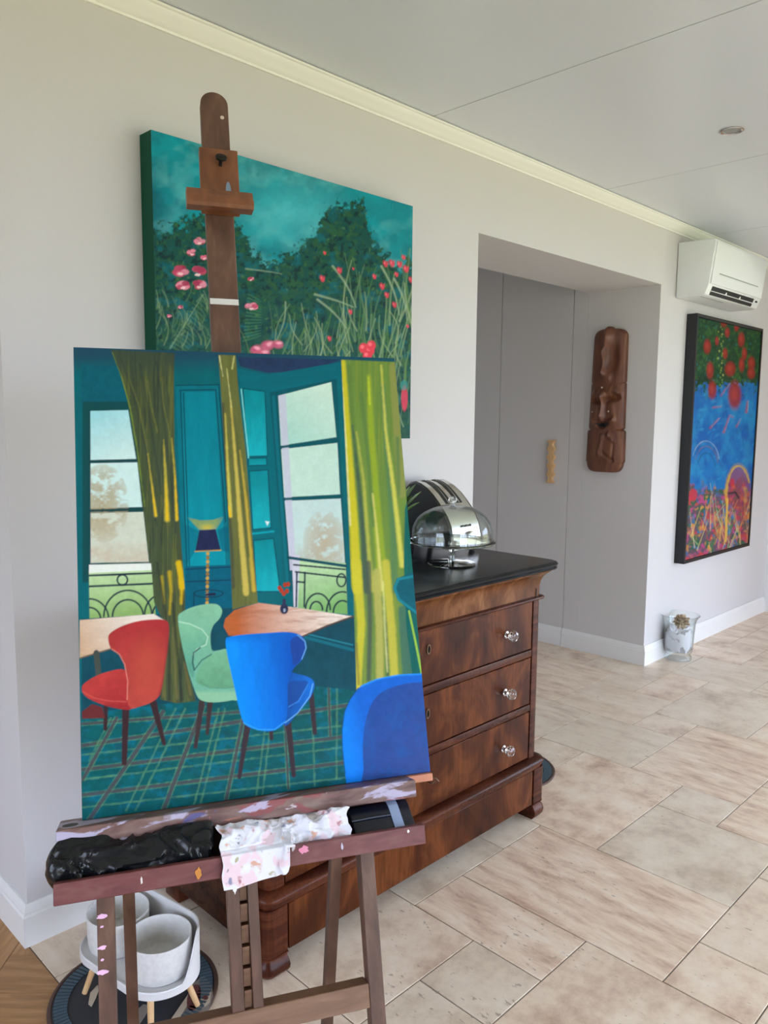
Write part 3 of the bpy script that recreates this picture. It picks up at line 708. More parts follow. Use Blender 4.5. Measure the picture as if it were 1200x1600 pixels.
def relief(s, t):
    h = .046*math.sqrt(max(0, 1-(abs(s)*.93)**2.4))
    # upper figure: a ridge hooking down from the crown, hollow on its right
    for a, b, hh, wd in (((.05, .0), (.12, .06), .03, .26), ((.10, .06), (-.12, .16), .026, .14), ((-.12, .16), (-.15, .30), .022, .11), ((-.15, .30), (.20, .335), .017, .12)):
        h += hh*gs(seg(s, t, a, b), wd)
    h -= .020*gs(s-.30, .30)*gs(t-.20, .10)
    # brow, eyes, nose, cheeks, mouth
    def ridge(pts, hh, wd): return hh*gs(min(seg(s, t, a, b) for a, b in zip(pts[:-1], pts[1:])), wd)
    h += ridge([(-.82, .470), (-.62, .436), (-.35, .428), (-.12, .455), (-.05, .470)], .014, .10)
    h += ridge([(-.05, .470), (.08, .448), (.35, .420), (.65, .430), (.84, .462)], .014, .10)
    h -= ridge([(-.80, .492), (-.45, .498), (-.17, .494)], .024, .065)+ridge([(.06, .494), (.42, .486), (.82, .470)], .024, .065)
    h += ridge([(-.05, .462), (-.08, .53), (-.12, .60)], .026, .105)+ridge([(-.22, .602), (.0, .602)], .012, .10)
    h += ridge([(-.55, .55), (-.62, .60)], .008, .25)+ridge([(.45, .55), (.55, .60)], .010, .28)
    h += ridge([(-.62, .638), (-.35, .644), (-.08, .640), (.25, .640), (.58, .630)], .011, .06)
    h += ridge([(-.62, .640), (-.45, .672), (-.22, .698), (.06, .694), (.34, .664), (.58, .632)], .013, .07)
    if .645 < t < .69: h -= .022*gs(t-.664, .018)*gs(s+.05, .38)
    # lower carving: curled arc and stem
    h += .014*gs(seg(s, t, (-.02, .76), (-.20, .86)), .10)+.010*gs(seg(s, t, (-.1, .75), (.3, .735)), .07)+.010*gs(seg(s, t, (.3, .735), (.55, .78)), .07)
    h -= .009*gs(seg(s, t, (.0, .87), (.55, .92)), .05)+.007*gs(seg(s, t, (.55, .78), (.50, .91)), .06)
    return max(h, .004)
vs = []; fs = []
for j in range(NT+1):
    t = j/NT; hw_ = halfw(t); z = ZT_+(ZB_-ZT_)*t; yc_ = 2.408+.008*(t-.5)
    for i in range(NS+1):
        s_ = -1+2*i/NS
        vs.append((XR-.012-relief(-s_, t), yc_+hw_*s_, z))   # left in view is +Y
nf = len(vs)
for j in range(NT+1):
    t = j/NT; hw_ = halfw(t); z = ZT_+(ZB_-ZT_)*t; yc_ = 2.408+.008*(t-.5)
    for i in (0, NS): vs.append((XR-.001, yc_+hw_*(-1+2*i/NS), z))
for j in range(NT):
    for i in range(NS):
        a = j*(NS+1)+i; fs.append((a, a+1, a+NS+2, a+NS+1))
    fs.append((j*(NS+1), nf+2*j, nf+2*j+2, (j+1)*(NS+1))); fs.append((j*(NS+1)+NS, nf+2*j+1, nf+2*j+3, (j+1)*(NS+1)+NS))
    fs.append((nf+2*j, nf+2*j+1, nf+2*j+3, nf+2*j+2))
fs.append(tuple(range(NS+1))+(nf+1, nf)); fs.append(tuple(range(NT*(NS+1), NT*(NS+1)+NS+1))+(nf+2*NT+1, nf+2*NT))
MB().add(vs, fs).build('carved_face', M['carved'], mk, smooth=True)
def maskpt(s, t, out=0): return (XR-.012-relief(s, t)-out, 2.408+.008*(t-.5)-halfw(t)*s, ZT_+(ZB_-ZT_)*t)
blob('k', (XR-.035, 2.404, 1.992), .030, 2, None, .12, 2.0, (.9, 1.0, .8), None, None, 24, 16).build('crown_knob', M['carved'], mk, smooth=True)
M['inlay'] = mat('pale_inlay', lin((205, 190, 172)), .5)
for s_, t_, r_ in ((-.2, .405, .007), (-.72, .575, .005), (.28, .571, .006)):
    p = maskpt(s_, t_); MB().lathe([(0, -.002), (r_, -.002), (r_*.8, .0015), (0, .002)], p, 10, (-1, 0, 0)).build('inlay', M['inlay'], mk, smooth=True)
ms = [(-.48, .652), (-.36, .668), (-.18, .684), (.12, .678), (.40, .648), (-.05, .654)]
vq = [maskpt(a, b, .0012) for a, b in ms]
MB().add(vq+[(x+.004, y, z) for x, y, z in vq], [tuple(range(6)), tuple(range(6, 12))[::-1]]+[(k, (k+1) % 6, 6+(k+1) % 6, 6+k) for k in range(6)]).build('mouth', mat('dark_mouth', (.012, .013, .014), .4), mk)

# ------------------------------------------------------------------ glass vase with white cloth on the floor
vc = at_z(1058.5, 1029, 0)
vz = empty('glass_vase', (vc[0], vc[1], 0), 'clear flared glass vase standing by the baseboard corner', 'vase')
vo = [(0, .0005), (.066, .0005), (.070, .006), (.068, .02), (.060, .028), (.062, .036), (.070, .045), (.074, .06), (.0775, .14), (.082, .20), (.090, .225), (.1, .238), (.103, .241)]
vi = [(.1005, .2435), (.0975, .242), (.0875, .228), (.079, .20), (.0745, .14), (.071, .062), (.06, .046), (0, .043)]
vs_ = 1.16
MB().lathe([(r*vs_, h*vs_) for r, h in vo+vi], (vc[0], vc[1], 0), 56).build('bowl', M['glass'], vz, smooth=True)
M['cloth_white'] = mat('white_cloth', (.74, .72, .78), .9, sheen=.2)
c_ = (vc[0], vc[1], .079)
b1 = blob('c', (vc[0]+.002, vc[1]-.002, .118), .088, 3, M['cloth_white'], .5, 2.6, (1, 1, .85), c_, .0525, 80, 60)
bb = b1.build('white_cloth', M['cloth_white'], smooth=True); tag(bb, 'crumpled white cloth stuffed inside the floor vase', 'cloth')
M['dried'] = noise_mat('dried_tan', [(.3, lin((120, 96, 72))), (.7, lin((196, 176, 148)))], (60, 60, 60), rough=.9)
bb = blob('c', (vc[0]-.004, vc[1]-.012, .236), .032, 5, M['dried'], .8, 3.2, (1, 1, 1)).build('dried_flower', M['dried'], smooth=True); tag(bb, 'tan dried tuft resting on top of the white cloth in the vase', 'dried flower')

# ------------------------------------------------------------------ round mats, feeder and bowls
def mat_pattern():
    m = mat('ribbed_mat', (.03, .035, .04), .6)
    return m
M['mat_dark'] = mat('mat_charcoal', lin((44, 45, 50)), .65)
M['mat_rim'] = mat('mat_brown_rim', lin((84, 62, 54)), .55)
M['mat_rib'] = mat('mat_blue_grey_rib', lin((70, 88, 100)), .6)
M['mat_taupe'] = mat('mat_taupe', lin((136, 126, 118)), .7)
M['mat_cream'] = mat('mat_cream', lin((196, 182, 162)), .7)
M['mat_red'] = mat('mat_wine', lin((104, 58, 56)), .7)
def round_mat(c, r, label, full=True):
    e = empty('round_mat', (c[0], c[1], 0), label, 'mat', 'round ribbed mats')
    MB().lathe([(0, .0003), (r, .0003), (r+.001, .003), (r-.002, .0062), (r-.008, .0066), (r-.010, .0045), (0, .0045)], (*c, 0), 96).build('rim', M['mat_rim'], e, smooth=True)
    MB().lathe([(0, .0046), (r-.0105, .0046), (r-.012, .0058), (0, .0058)], (*c, 0), 96).build('disc', M['mat_dark'], e, smooth=True)
    for k in range(96):
        a = 2*math.pi*k/96; da = 2*math.pi/96*.30; r0, r1 = r-.046, r-.014
        q = [(c[0]+rr*math.cos(t), c[1]+rr*math.sin(t)) for rr, t in ((r0, a-da), (r1, a-da), (r1, a+da), (r0, a+da))]
        MB().prism([(x, y, .0059) for x, y in q], [(x, y, .0082) for x, y in q]).build('rib', M['mat_rib'], e)
    return e
mc = (.86, 1.73)
rm = round_mat(mc, .206, 'round dark mat with blue-grey ribbed edge and abstract pattern under the pet feeder')
def patch(name, pts, m, z=.0060, h=.0008):
    MB().prism([(x, y, z) for x, y in pts], [(x, y, z+h) for x, y in pts]).build(name, m, rm)
def pxp(l): return [tuple(at_z(x, y, .006)[:2]) for x, y in l]
def ell(cx, cy, rx, ry, rotd=0, n=28):
    a = math.radians(rotd); return [(cx+rx*math.cos(t)*math.cos(a)-ry*math.sin(t)*math.sin(a), cy+rx*math.cos(t)*math.sin(a)+ry*math.sin(t)*math.cos(a)) for t in np.linspace(0, 2*math.pi, n+1)[:-1]]
patch('taupe_shape', pxp([(262, 1600), (290, 1562), (300, 1538), (318, 1524), (331, 1540), (333, 1556), (326, 1576), (316, 1592), (300, 1604)]), M['mat_taupe'])
patch('cream_shape', pxp([(268, 1592), (290, 1560), (300, 1546), (308, 1541), (300, 1560), (286, 1582), (277, 1598)]), M['mat_cream'], .0069)
patch('wine_shape', pxp(ell(303, 1560, 10, 21, 14)), M['mat_red'], .0072, .0010)
patch('cream_shape', pxp([(314, 1562), (330, 1550), (328, 1566), (320, 1574)]), M['mat_cream'], .0069)
patch('wine_shape', pxp(ell(321, 1560, 4.5, 3.5)), M['mat_red'], .0079, .0006)
patch('cream_shape', pxp([(138, 1570), (141, 1552), (152, 1540), (156, 1543), (150, 1560), (143, 1574)]), M['mat_cream'], .0069)
patch('grey_shape', pxp([(206, 1600), (210, 1582), (224, 1570), (236, 1572), (226, 1590), (216, 1604)]), M['mat_taupe'], .0069)
tip = at_z(864.5, 1197, .004)
e2 = np.array([math.cos(math.radians(-42)), math.sin(math.radians(-42))])
rm2c = (tip[0]-.205*e2[0], tip[1]-.205*e2[1])
round_mat(rm2c, .205, 'dark round ribbed mat peeking out past the right foot of the chest')

M['feeder'] = mat('feeder_white', lin((212, 210, 210)), .42)
M['bowl'] = noise_mat('bowl_ceramic', [(.3, lin((200, 198, 196))), (.7, lin((214, 212, 210)))], (90, 90, 90), rough=.55)
b1c, b2c = np.array([.868, 1.612]), np.array([.842, 1.772])
fd = empty('pet_feeder_stand', ((b1c[0]+b2c[0])/2, (b1c[1]+b2c[1])/2, .0085), 'white raised pet feeder stand with curved guard wall on wooden pegs', 'pet feeder')
ax_ = (b2c-b1c); La = np.hypot(*ax_); ax_ = ax_/La; nx_ = np.array([ax_[1], -ax_[0]])   # nx_ points to the chest side
if nx_[0] < 0: nx_ = -nx_
def capsule(r, n=24):
    pts = []
    for k in range(n+1):
        a = -math.pi/2-math.pi*k/n+math.pi/2; a = math.pi*k/n
        pts.append(b2c+ax_*(r*math.sin(a))+nx_*(r*math.cos(a)))
    for k in range(n+1):
        a = math.pi*k/n
        pts.append(b1c-ax_*(r*math.sin(a))-nx_*(r*math.cos(a)))
    return pts
ZTR = .128
def cap_loft(levels):
    rings = [[(p[0], p[1], z) for p in capsule(r)] for r, z in levels]; n = len(rings[0]); vs = [p for q in rings for p in q]; fs = []
    for i in range(len(rings)-1):
        for k in range(n): q = (k+1) % n; fs.append((i*n+k, i*n+q, (i+1)*n+q, (i+1)*n+k))
    fs += [tuple(range(n))[::-1], tuple(range((len(rings)-1)*n, len(rings)*n))]
    return MB().add(vs, fs)
cap_loft([(.088, ZTR-.014), (.092, ZTR-.010), (.093, ZTR+.004), (.091, ZTR+.007), (.088, ZTR+.006), (.084, ZTR), (.05, ZTR)]).build('tray', M['feeder'], fd, smooth=True)
# guard wall on the chest side, sweeping down at both ends
cp = capsule(.0935, 40); cpi = capsule(.0895, 40); n = len(cp)
def wallh(p):
    q = (np.array(p)-(b1c+b2c)/2); s_ = q@nx_/.0935; t_ = q@ax_
    f = (s_+.15)/.75 + max(0, .0); f = max(0, min(1, f)); f = f*f*(3-2*f)
    return ZTR+.004+.098*f
vs = []; fs = []
for p, q in zip(cp, cpi):
    h = wallh(p); vs += [(p[0], p[1], ZTR-.012), (p[0], p[1], h), (q[0], q[1], h), (q[0], q[1], ZTR-.012)]
for k in range(n):
    a, b = 4*k, 4*((k+1) % n)
    for c in range(4): e = (c+1) % 4; fs.append((a+c, a+e, b+e, b+c))
MB().add(vs, fs).build('guard_wall', M['feeder'], fd, smooth=True)
for sx, sy in ((1, -1), (1, 1), (-1, -1), (-1, 1)):
    p = (b1c if sy < 0 else b2c)+nx_*(.045*sx)+ax_*(.02*sy)
    top = Vector((p[0], p[1], ZTR-.013)); bot = top+Vector((nx_[0]*.025*sx+ax_[0]*.03*sy, nx_[1]*.025*sx+ax_[1]*.03*sy, 0)); bot.z = .0095
    MB().tube([top, (top+bot)/2, bot], [.0085, .0078, .0065], 14).build('leg', M['pale_wood'], fd, smooth=True)
def bowl(c, label):
    z0 = ZTR+.0012
    o = MB().lathe([(0, z0), (.066, z0), (.072, z0+.006), (.0745, z0+.03), (.076, z0+.088), (.0755, z0+.0905), (.0738, z0+.0905), (.0728, z0+.087), (.071, z0+.032), (.066, z0+.022), (0, z0+.021)], (c[0], c[1], 0), 56).build('pet_bowl', M['bowl'], smooth=True)
    tag(o, label, 'bowl', 'pet feeder bowls'); return o
bowl(b1c, 'round pale grey food bowl at the near end of the feeder')
bowl(b2c, 'round pale grey bowl at the far end of the feeder by the wall')

# ------------------------------------------------------------------ paint: colours laid on a canvas mesh, shape by shape
PK = .92      # canvas pigments relative to how bright they photograph
class Paint:
    def __init__(s, px, py, base):
        s.x, s.y = px, py; s.c = np.tile(np.array(lin(base)), (px.size, 1)); s.rng = np.random.RandomState(3)
    def fbm(s, sx, sy, seed=0, oct=3, k_=slice(None)):
        xx, yy = s.x[k_], s.y[k_]; out = np.zeros(xx.size); a = 1; tot = 0
        for o in range(oct):
            X = xx/sx*2**o+seed*17.3; Y = yy/sy*2**o+seed*9.1
            xi = np.floor(X).astype(int); yi = np.floor(Y).astype(int); fx = X-xi; fy = Y-yi
            fx = fx*fx*(3-2*fx); fy = fy*fy*(3-2*fy)
            def h(i, j):
                v = (i*374761393+j*668265263+seed*144665+o*7919) & 0xffffffff
                v = ((v ^ (v >> 13))*1274126177) & 0xffffffff
                return ((v ^ (v >> 16)) & 0xffff)/65535.0
            out += a*((h(xi, yi)*(1-fx)+h(xi+1, yi)*fx)*(1-fy)+(h(xi, yi+1)*(1-fx)+h(xi+1, yi+1)*fx)*fy); tot += a; a *= .55
        return out/tot
    def box(s, x0, y0, x1, y1): return np.nonzero((s.x >= x0) & (s.x <= x1) & (s.y >= y0) & (s.y <= y1))[0]
    def poly(s, pts, soft=.7):
        """coverage of a polygon, feathered over about a pixel"""
        P = np.array(pts); m = np.zeros(s.x.size); k_ = s.box(P[:, 0].min()-2, P[:, 1].min()-2, P[:, 0].max()+2, P[:, 1].max()+2)
        if not len(k_): return m
        x, y = s.x[k_], s.y[k_]; ins = np.zeros(len(k_), bool); d = np.full(len(k_), 1e9); n = len(pts)
        for k in range(n):
            (x0, y0), (x1, y1) = pts[k], pts[(k+1) % n]; dx, dy = x1-x0, y1-y0
            t = np.clip(((x-x0)*dx+(y-y0)*dy)/(dx*dx+dy*dy+1e-9), 0, 1); d = np.minimum(d, np.hypot(x-x0-t*dx, y-y0-t*dy))
            if y0 != y1: ins ^= ((y0 > y) != (y1 > y)) & (x < (x1-x0)*(y-y0)/(y1-y0)+x0)
        m[k_] = np.clip(.5+np.where(ins, d, -d)/(2*soft), 0, 1); return m
    def mix(s, m, color, a=1.0):
        al = (m.astype(float) if m.dtype == bool else m)*a
        col_ = np.array(lin(color)) if np.ndim(color) == 1 else color
        s.c = s.c*(1-al[:, None])+col_*al[:, None]
    def fill(s, pts, color, a=1.0, color2=None, d=None, jit=.0, js=(9, 9), seed=1):
        m = s.poly(pts)
        cc = np.array(lin(color))
        if color2 is not None:
            (ax, ay), (bx, by) = d; L2 = (bx-ax)**2+(by-ay)**2
            t = np.clip(((s.x-ax)*(bx-ax)+(s.y-ay)*(by-ay))/L2, 0, 1); cc = cc*(1-t)[:, None]+np.array(lin(color2))*t[:, None]
        if jit:
            f = (1+jit*(s.fbm(*js, seed=seed)-.5)*2)[:, None]; cc = np.broadcast_to(cc, s.c.shape)*f
        s.mix(m, cc if cc.ndim == 2 else color, a); return m
    def line(s, pts, w, color, a=1.0, soft=.8, wob=0, seed=2, within=None):
        w0, w1 = w if isinstance(w, tuple) else (w, w); wm = max(w0, w1)/2+soft+abs(wob)+1
        P = np.array(pts); k_ = s.box(P[:, 0].min()-wm, P[:, 1].min()-wm, P[:, 0].max()+wm, P[:, 1].max()+wm)
        if not len(k_): return
        x, y = s.x[k_], s.y[k_]; d = np.full(len(k_), 1e9); ww = np.full(len(k_), w0*1.0); n = len(pts)-1
        for i, ((x0, y0), (x1, y1)) in enumerate(zip(pts[:-1], pts[1:])):
            dx, dy = x1-x0, y1-y0; t = np.clip(((x-x0)*dx+(y-y0)*dy)/(dx*dx+dy*dy+1e-9), 0, 1); q = np.hypot(x-x0-t*dx, y-y0-t*dy)
            b = q < d; d = np.where(b, q, d); ww = np.where(b, w0+(w1-w0)*(i+t)/n, ww)
        if wob: d = d+wob*(s.fbm(7, 7, seed, k_=k_)-.5)*2
        m = np.clip((ww/2+soft-d)/(2*soft), 0, 1)*a
        if within is not None: m = m*within[k_]
        s.c[k_] = s.c[k_]*(1-m[:, None])+np.array(lin(color))*m[:, None]
    def ell(s, cx, cy, rx, ry, color, a=1.0, soft=.15, rot=0):
        R = max(rx, ry)*(1+soft)+2; k_ = s.box(cx-R, cy-R, cx+R, cy+R); x, y = s.x[k_], s.y[k_]
        c, q = math.cos(rot), math.sin(rot); X = (x-cx)*c+(y-cy)*q; Y = -(x-cx)*q+(y-cy)*c
        m = np.clip((1+soft-np.hypot(X/rx, Y/ry))/(2*soft), 0, 1)*a; s.c[k_] = s.c[k_]*(1-m[:, None])+np.array(lin(color))*m[:, None]
    def shade(s, m, p0, p1, c0, c1, a=1.0, jit=.12, js=(9, 9), seed=3):
        (ax, ay), (bx, by) = p0, p1; t = np.clip(((s.x-ax)*(bx-ax)+(s.y-ay)*(by-ay))/((bx-ax)**2+(by-ay)**2), 0, 1)
        cc = np.array(lin(c0))*(1-t)[:, None]+np.array(lin(c1))*t[:, None]; cc = cc*(1+jit*(s.fbm(*js, seed=seed)-.5)*2)[:, None]; s.mix(m, cc, a)
def sm(pts, n=5):     # closed curve rounded through its points
    P = np.array(pts, float); m = len(P); out = []
    for i in range(m):
        p0, p1, p2, p3 = P[i-1], P[i], P[(i+1) % m], P[(i+2) % m]
        for t in np.linspace(0, 1, n, endpoint=False):
            out.append(tuple(.5*((2*p1)+(p2-p0)*t+(2*p0-5*p1+4*p2-p3)*t*t+(3*p1-p0-3*p2+p3)*t**3)))
    return out
def arc(cx, cy, rx, ry, a0, a1, n=18): return [(cx+rx*math.cos(t), cy+ry*math.sin(t)) for t in np.linspace(math.radians(a0), math.radians(a1), n)]
def canvas_mesh(name, P00, U, V, nu, nv, thick, painter, side, parent, m, gain=1.0):
    """front grid P00 + U*s + V*t, box of given thickness behind; colours from painter(px, py)."""
    P00, U, V = map(np.array, (P00, U, V)); nrm = np.cross(U, V); nrm = nrm/np.linalg.norm(nrm)
    if nrm @ (CAM-P00) < 0: nrm = -nrm
    s_, t_ = np.meshgrid(np.linspace(0, 1, nu+1), np.linspace(0, 1, nv+1))
    Pt = P00+s_[..., None]*U+t_[..., None]*V; Pt = Pt.reshape(-1, 3)
    px, py = proj(Pt); colr = painter(px, py)
    idx = np.arange((nu+1)*(nv+1)).reshape(nv+1, nu+1)
    q = np.stack([idx[:-1, :-1], idx[:-1, 1:], idx[1:, 1:], idx[1:, :-1]], -1).reshape(-1, 4)
    if np.dot(np.cross(U, V), nrm) < 0: q = q[:, ::-1]
    n0 = len(Pt)
    cor = [P00, P00+U, P00+U+V, P00+V]; ex = [c for c in cor]+[c-nrm*thick for c in cor]
    allv = np.concatenate([Pt, np.array(ex)])
    ef = [(n0+k, n0+(k+1) % 4, n0+4+(k+1) % 4, n0+4+k) for k in range(4)]+[(n0+4, n0+5, n0+6, n0+7)]
    org = ORI[parent.name]
    me = bpy.data.meshes.new(name); me.from_pydata((allv-np.array(org)).tolist(), [], q.tolist()+ef)
    at = me.color_attributes.new('Col', 'FLOAT_COLOR', 'POINT')
    ca = np.ones((len(allv), 4)); ca[:n0, :3] = np.clip(colr*PK*gain, 0, .9); ca[n0:, :3] = np.array(lin(side))
    at.data.foreach_set('color', ca.ravel().astype(np.float32))
    me.materials.append(m); o = bpy.data.objects.new(name, me); col.objects.link(o); o.parent = parent
    ORI[o.name] = Vector(org); return o
M['oil'] = attr_mat('oil_paint', .5, .14)

# ---- painting on the easel: a dining room with teal walls
def pa(px, py):
    p = Paint(px, py, (6, 96, 104))
    a = lambda x, y: (110+x/2.105, 530+y/2.105)
    b = lambda x, y: (110+x/2.069, 880+y/2.069)
    A_ = lambda *l: [a(*q) for q in l]; B_ = lambda *l: [b(*q) for q in l]
    ALL = np.ones(px.size, bool)
    n1 = p.fbm(30, 60, 1); p.mix(n1*.5, (0, 122, 132)); p.mix(p.fbm(8, 30, 2)*.25, (10, 70, 90))
    # upper dark band
    p.mix(np.clip((585-py)/30, 0, 1)*.8, (34, 66, 92)); p.fill(A_((36, 80), (190, 95), (200, 225), (36, 225)), (10, 92, 108), jit=.15)
    p.fill(A_((548, 58), (890, 66), (860, 80), (700, 108), (650, 112), (560, 90)), (38, 58, 92), jit=.2)
    p.fill(A_((548, 95), (650, 118), (890, 75), (890, 160), (660, 190), (560, 150)), (4, 104, 118), jit=.12, js=(40, 8))
    # left window
    p.fill(A_((40, 205), (200, 205), (275, 800), (40, 800)), (16, 74, 78))
    sky, sky2 = (156, 216, 226), (204, 232, 230)
    p.fill(A_((65, 236), (190, 233), (216, 394), (66, 398)), sky, color2=sky2, d=(a(80, 240), a(150, 400)), jit=.06)
    p.fill(A_((66, 408), (220, 405), (236, 552), (66, 556)), sky2, jit=.05)
    p.fill(A_((66, 572), (240, 568), (258, 732), (66, 736)), (206, 212, 196), jit=.08)
    w1 = p.poly(A_((66, 408), (220, 405), (258, 732), (66, 736)))
    tr = np.clip((p.fbm(12, 9, 5)-.32)*5, 0, 1)*np.clip(1-np.hypot((px-a(105, 0)[0])/42, (py-a(0, 540)[1])/62), 0, 1)**.35*w1
    p.mix(tr, (186, 164, 134), .85); p.mix(tr*p.fbm(6, 5, 6), (150, 150, 104), .6)
    p.mix(w1*np.clip((py-a(0, 660)[1])/20, 0, 1)*p.fbm(10, 8, 7), (196, 170, 146), .9)
    for l in (((64, 402), (220, 399)), ((64, 564), (240, 560)), ((62, 745), (266, 738))): p.line(A_(*l), 4, (22, 66, 70), wob=.6)
    p.line(A_((62, 235), (63, 740)), 3, (20, 70, 76))
    p.fill(B_((60, 22), (262, 10), (276, 165), (62, 180)), (186, 214, 162), color2=(140, 176, 104), d=(b(100, 40), b(120, 170)), jit=.12)
    p.fill(B_((60, 5), (262, 0), (264, 22), (60, 32)), (232, 236, 230))
    nv = (26, 44, 62)
    p.line(B_((62, 40), (266, 32)), 3, nv); p.line(B_((62, 75), (268, 66)), 3, nv)
    p.line([*arc(*b(168, 54), 8, 8, 0, 360)], 2.6, nv)
    for cx, cy, r in ((186, 172, 78), (186, 172, 50), (62, 182, 62), (62, 182, 36), (300, 165, 60), (300, 165, 34)):
        p.line([*arc(*b(cx, cy), r/2.069, r*1.08/2.069, 180, 360)], 2.6, nv, within=p.poly(B_((60, 0), (272, 0), (276, 172), (60, 182))))
    # middle wall panel
    p.fill(A_((345, 150), (487, 150), (530, 820), (372, 830)), (0, 112, 128), jit=.15, js=(12, 40))
    p.fill(A_((366, 175), (476, 172), (512, 760), (384, 770)), (0, 128, 146), color2=(0, 146, 164), d=(a(400, 300), a(430, 720)), jit=.15, js=(12, 40), seed=4)
    for l in (((347, 152), (485, 150)), ((360, 168), (478, 166)), ((362, 170), (384, 765)), ((372, 178), (392, 760)), ((478, 168), (510, 600)), ((488, 150), (520, 560))): p.line(A_(*l), 1.6, (8, 62, 78))
    p.line(A_((384, 768), (512, 760)), 2, (8, 62, 78))
    p.fill(B_((372, 10), (522, 5), (525, 150), (372, 170)), (0, 92, 116), jit=.15)
    p.line(B_((372, 20), (520, 12)), 2, (10, 60, 84)); p.line(B_((372, 60), (520, 54)), 2, (10, 60, 84))
    # lamp with glow
    gl = np.clip(1-np.hypot((px-a(442, 0)[0])/38, (py-a(0, 603)[1])/15), 0, 1)
    fan = p.poly(A_((384, 585), (425, 596), (470, 594), (508, 580), (480, 626), (424, 628)))
    p.mix(fan*np.clip(gl*1.9, 0, 1), (150, 160, 70), .75); p.mix(np.clip(1-np.hypot((px-a(450, 0)[0])/16, (py-a(0, 620)[1])/8), 0, 1), (216, 190, 60), .9)
    p.fill(A_((380, 610), (424, 632), (408, 700), (384, 740)), (0, 96, 118), .6); p.fill(A_((484, 628), (516, 612), (522, 700), (498, 696)), (0, 84, 110), .6)
    p.fill(A_((424, 628), (478, 625), (495, 694), (410, 698)), (34, 40, 78), jit=.2); p.line(A_((410, 698), (495, 694)), 1.6, (190, 150, 70))
    for k in range(14):
        yy = 705+k*13.5; p.ell(*a(452-k*.2, yy), 2.7, 2.9, (196, 156, 72) if k % 2 == 0 else (150, 112, 50))
    p.line(B_((440, 102), (466, 100)), 4, (32, 36, 66)); p.line([*arc(*b(446, 98), 23, 6, 0, 360)], 1.6, (10, 54, 74)); p.line(B_((400, 100), (398, 150)), 1.6, (10, 54, 74))
    # shutters
    p.fill(A_((556, 150), (656, 168), (700, 820), (604, 830)), (0, 104, 116))
    for q in (((568, 162), (640, 172), (648, 384), (582, 386)), ((585, 392), (645, 390), (646, 414), (586, 416)), ((588, 434), (650, 430), (660, 620), (600, 626)), ((602, 662), (668, 655), (690, 830), (612, 830))):
        p.fill(A_(*q), (0, 136, 146), color2=(20, 176, 190), d=(a(600, q[0][1]), a(600, q[2][1]+30)), jit=.14, js=(8, 20)); p.line(A_(*q, q[0]), 1.4, (6, 66, 80))
    p.line(A_((562, 165), (586, 390)), 2, (120, 214, 216)); p.line(A_((598, 640), (668, 632)), 3, (0, 160, 176)); p.fill(A_((640, 598), (655, 600), (648, 614)), (220, 235, 235))
    # right window
    p.fill(A_((655, 175), (876, 130), (912, 830), (710, 830)), (8, 86, 98))
    p.line(A_((668, 190), (716, 830)), 5, (6, 108, 122))
    p.fill(A_((684, 186), (858, 141), (875, 322), (692, 350)), (172, 216, 204), color2=(206, 232, 216), d=(a(720, 320), a(850, 160)), jit=.05)
    p.fill(A_((693, 362), (878, 341), (887, 510), (703, 520)), (196, 226, 212), jit=.05); p.fill(A_((705, 532), (889, 524), (903, 736), (720, 716)), (196, 220, 218), jit=.05)
    w2 = p.poly(A_((705, 532), (889, 524), (903, 736), (720, 716)))
    tr = np.clip((p.fbm(10, 9, 8)-.3)*5, 0, 1)*np.clip(1-np.hypot((px-a(835, 0)[0])/34, (py-a(0, 670)[1])/52), 0, 1)**.4*w2
    p.mix(tr, (184, 164, 134), .85); p.mix(w2*np.clip((py-a(0, 670)[1])/22, 0, 1)*p.fbm(9, 7, 9), (182, 170, 146), .8)
    p.fill(A_((684, 186), (708, 180), (742, 760), (722, 760)), (200, 198, 220), a=.85)
    for l in (((690, 355), (880, 331)), ((700, 526), (890, 517))): p.line(A_(*l), 3.6, (10, 82, 92))
    p.fill(B_((716, -20), (890, 0), (896, 165), (728, 150)), (184, 216, 168), color2=(120, 172, 100), d=(b(760, 20), b(800, 160)), jit=.12)
    p.fill(B_((716, -28), (742, -26), (735, 145), (722, 140)), (206, 204, 220))
    w3 = p.poly(B_((716, -20), (890, 0), (896, 165), (728, 150)))
    p.line(A_((716, 718), (906, 746)), 4.5, (8, 74, 88))
    for l in (((722, 5), (888, 20)), ((728, 28), (888, 46)), ((732, 30), (730, 140)), ((758, 30), (756, 140)), ((735, 60), (756, 62))): p.line(B_(*l), 2.6, nv)
    p.line([*arc(*b(876, 55), 7, 10, 0, 360)], 2.4, nv)
    for cx, cy, r in ((800, 150, 40), (795, 150, 20), (880, 160, 52), (880, 160, 30)): p.line([*arc(*b(cx, cy), r/2.069, r*1.3/2.069, 180, 360)], 2.6, nv, within=w3)
    # dado and dark wall below the windows
    p.fill(B_((36, 180), (290, 165), (560, 140), (735, 145), (920, 175), (925, 415), (790, 400), (300, 460), (36, 500)), (14, 72, 88), jit=.2, js=(14, 20))
    p.line(B_((760, 240), (912, 280)), 5, (12, 104, 122)); p.line(B_((760, 228), (912, 264)), 2, (30, 130, 146))
    # carpet with a tartan of brown and pale green lines
    fl_ = p.fill(B_((20, 490), (300, 455), (545, 430), (790, 398), (900, 408), (925, 430), (925, 760), (30, 860)), (4, 88, 92), jit=.22, js=(16, 10), seed=5)
    p.mix(fl_*np.clip((p.fbm(14, 9, 11)-.5)*4, 0, 1), (0, 112, 140), .55); p.mix(fl_*np.clip((p.fbm(20, 14, 12)-.55)*4, 0, 1), (20, 70, 78), .5)
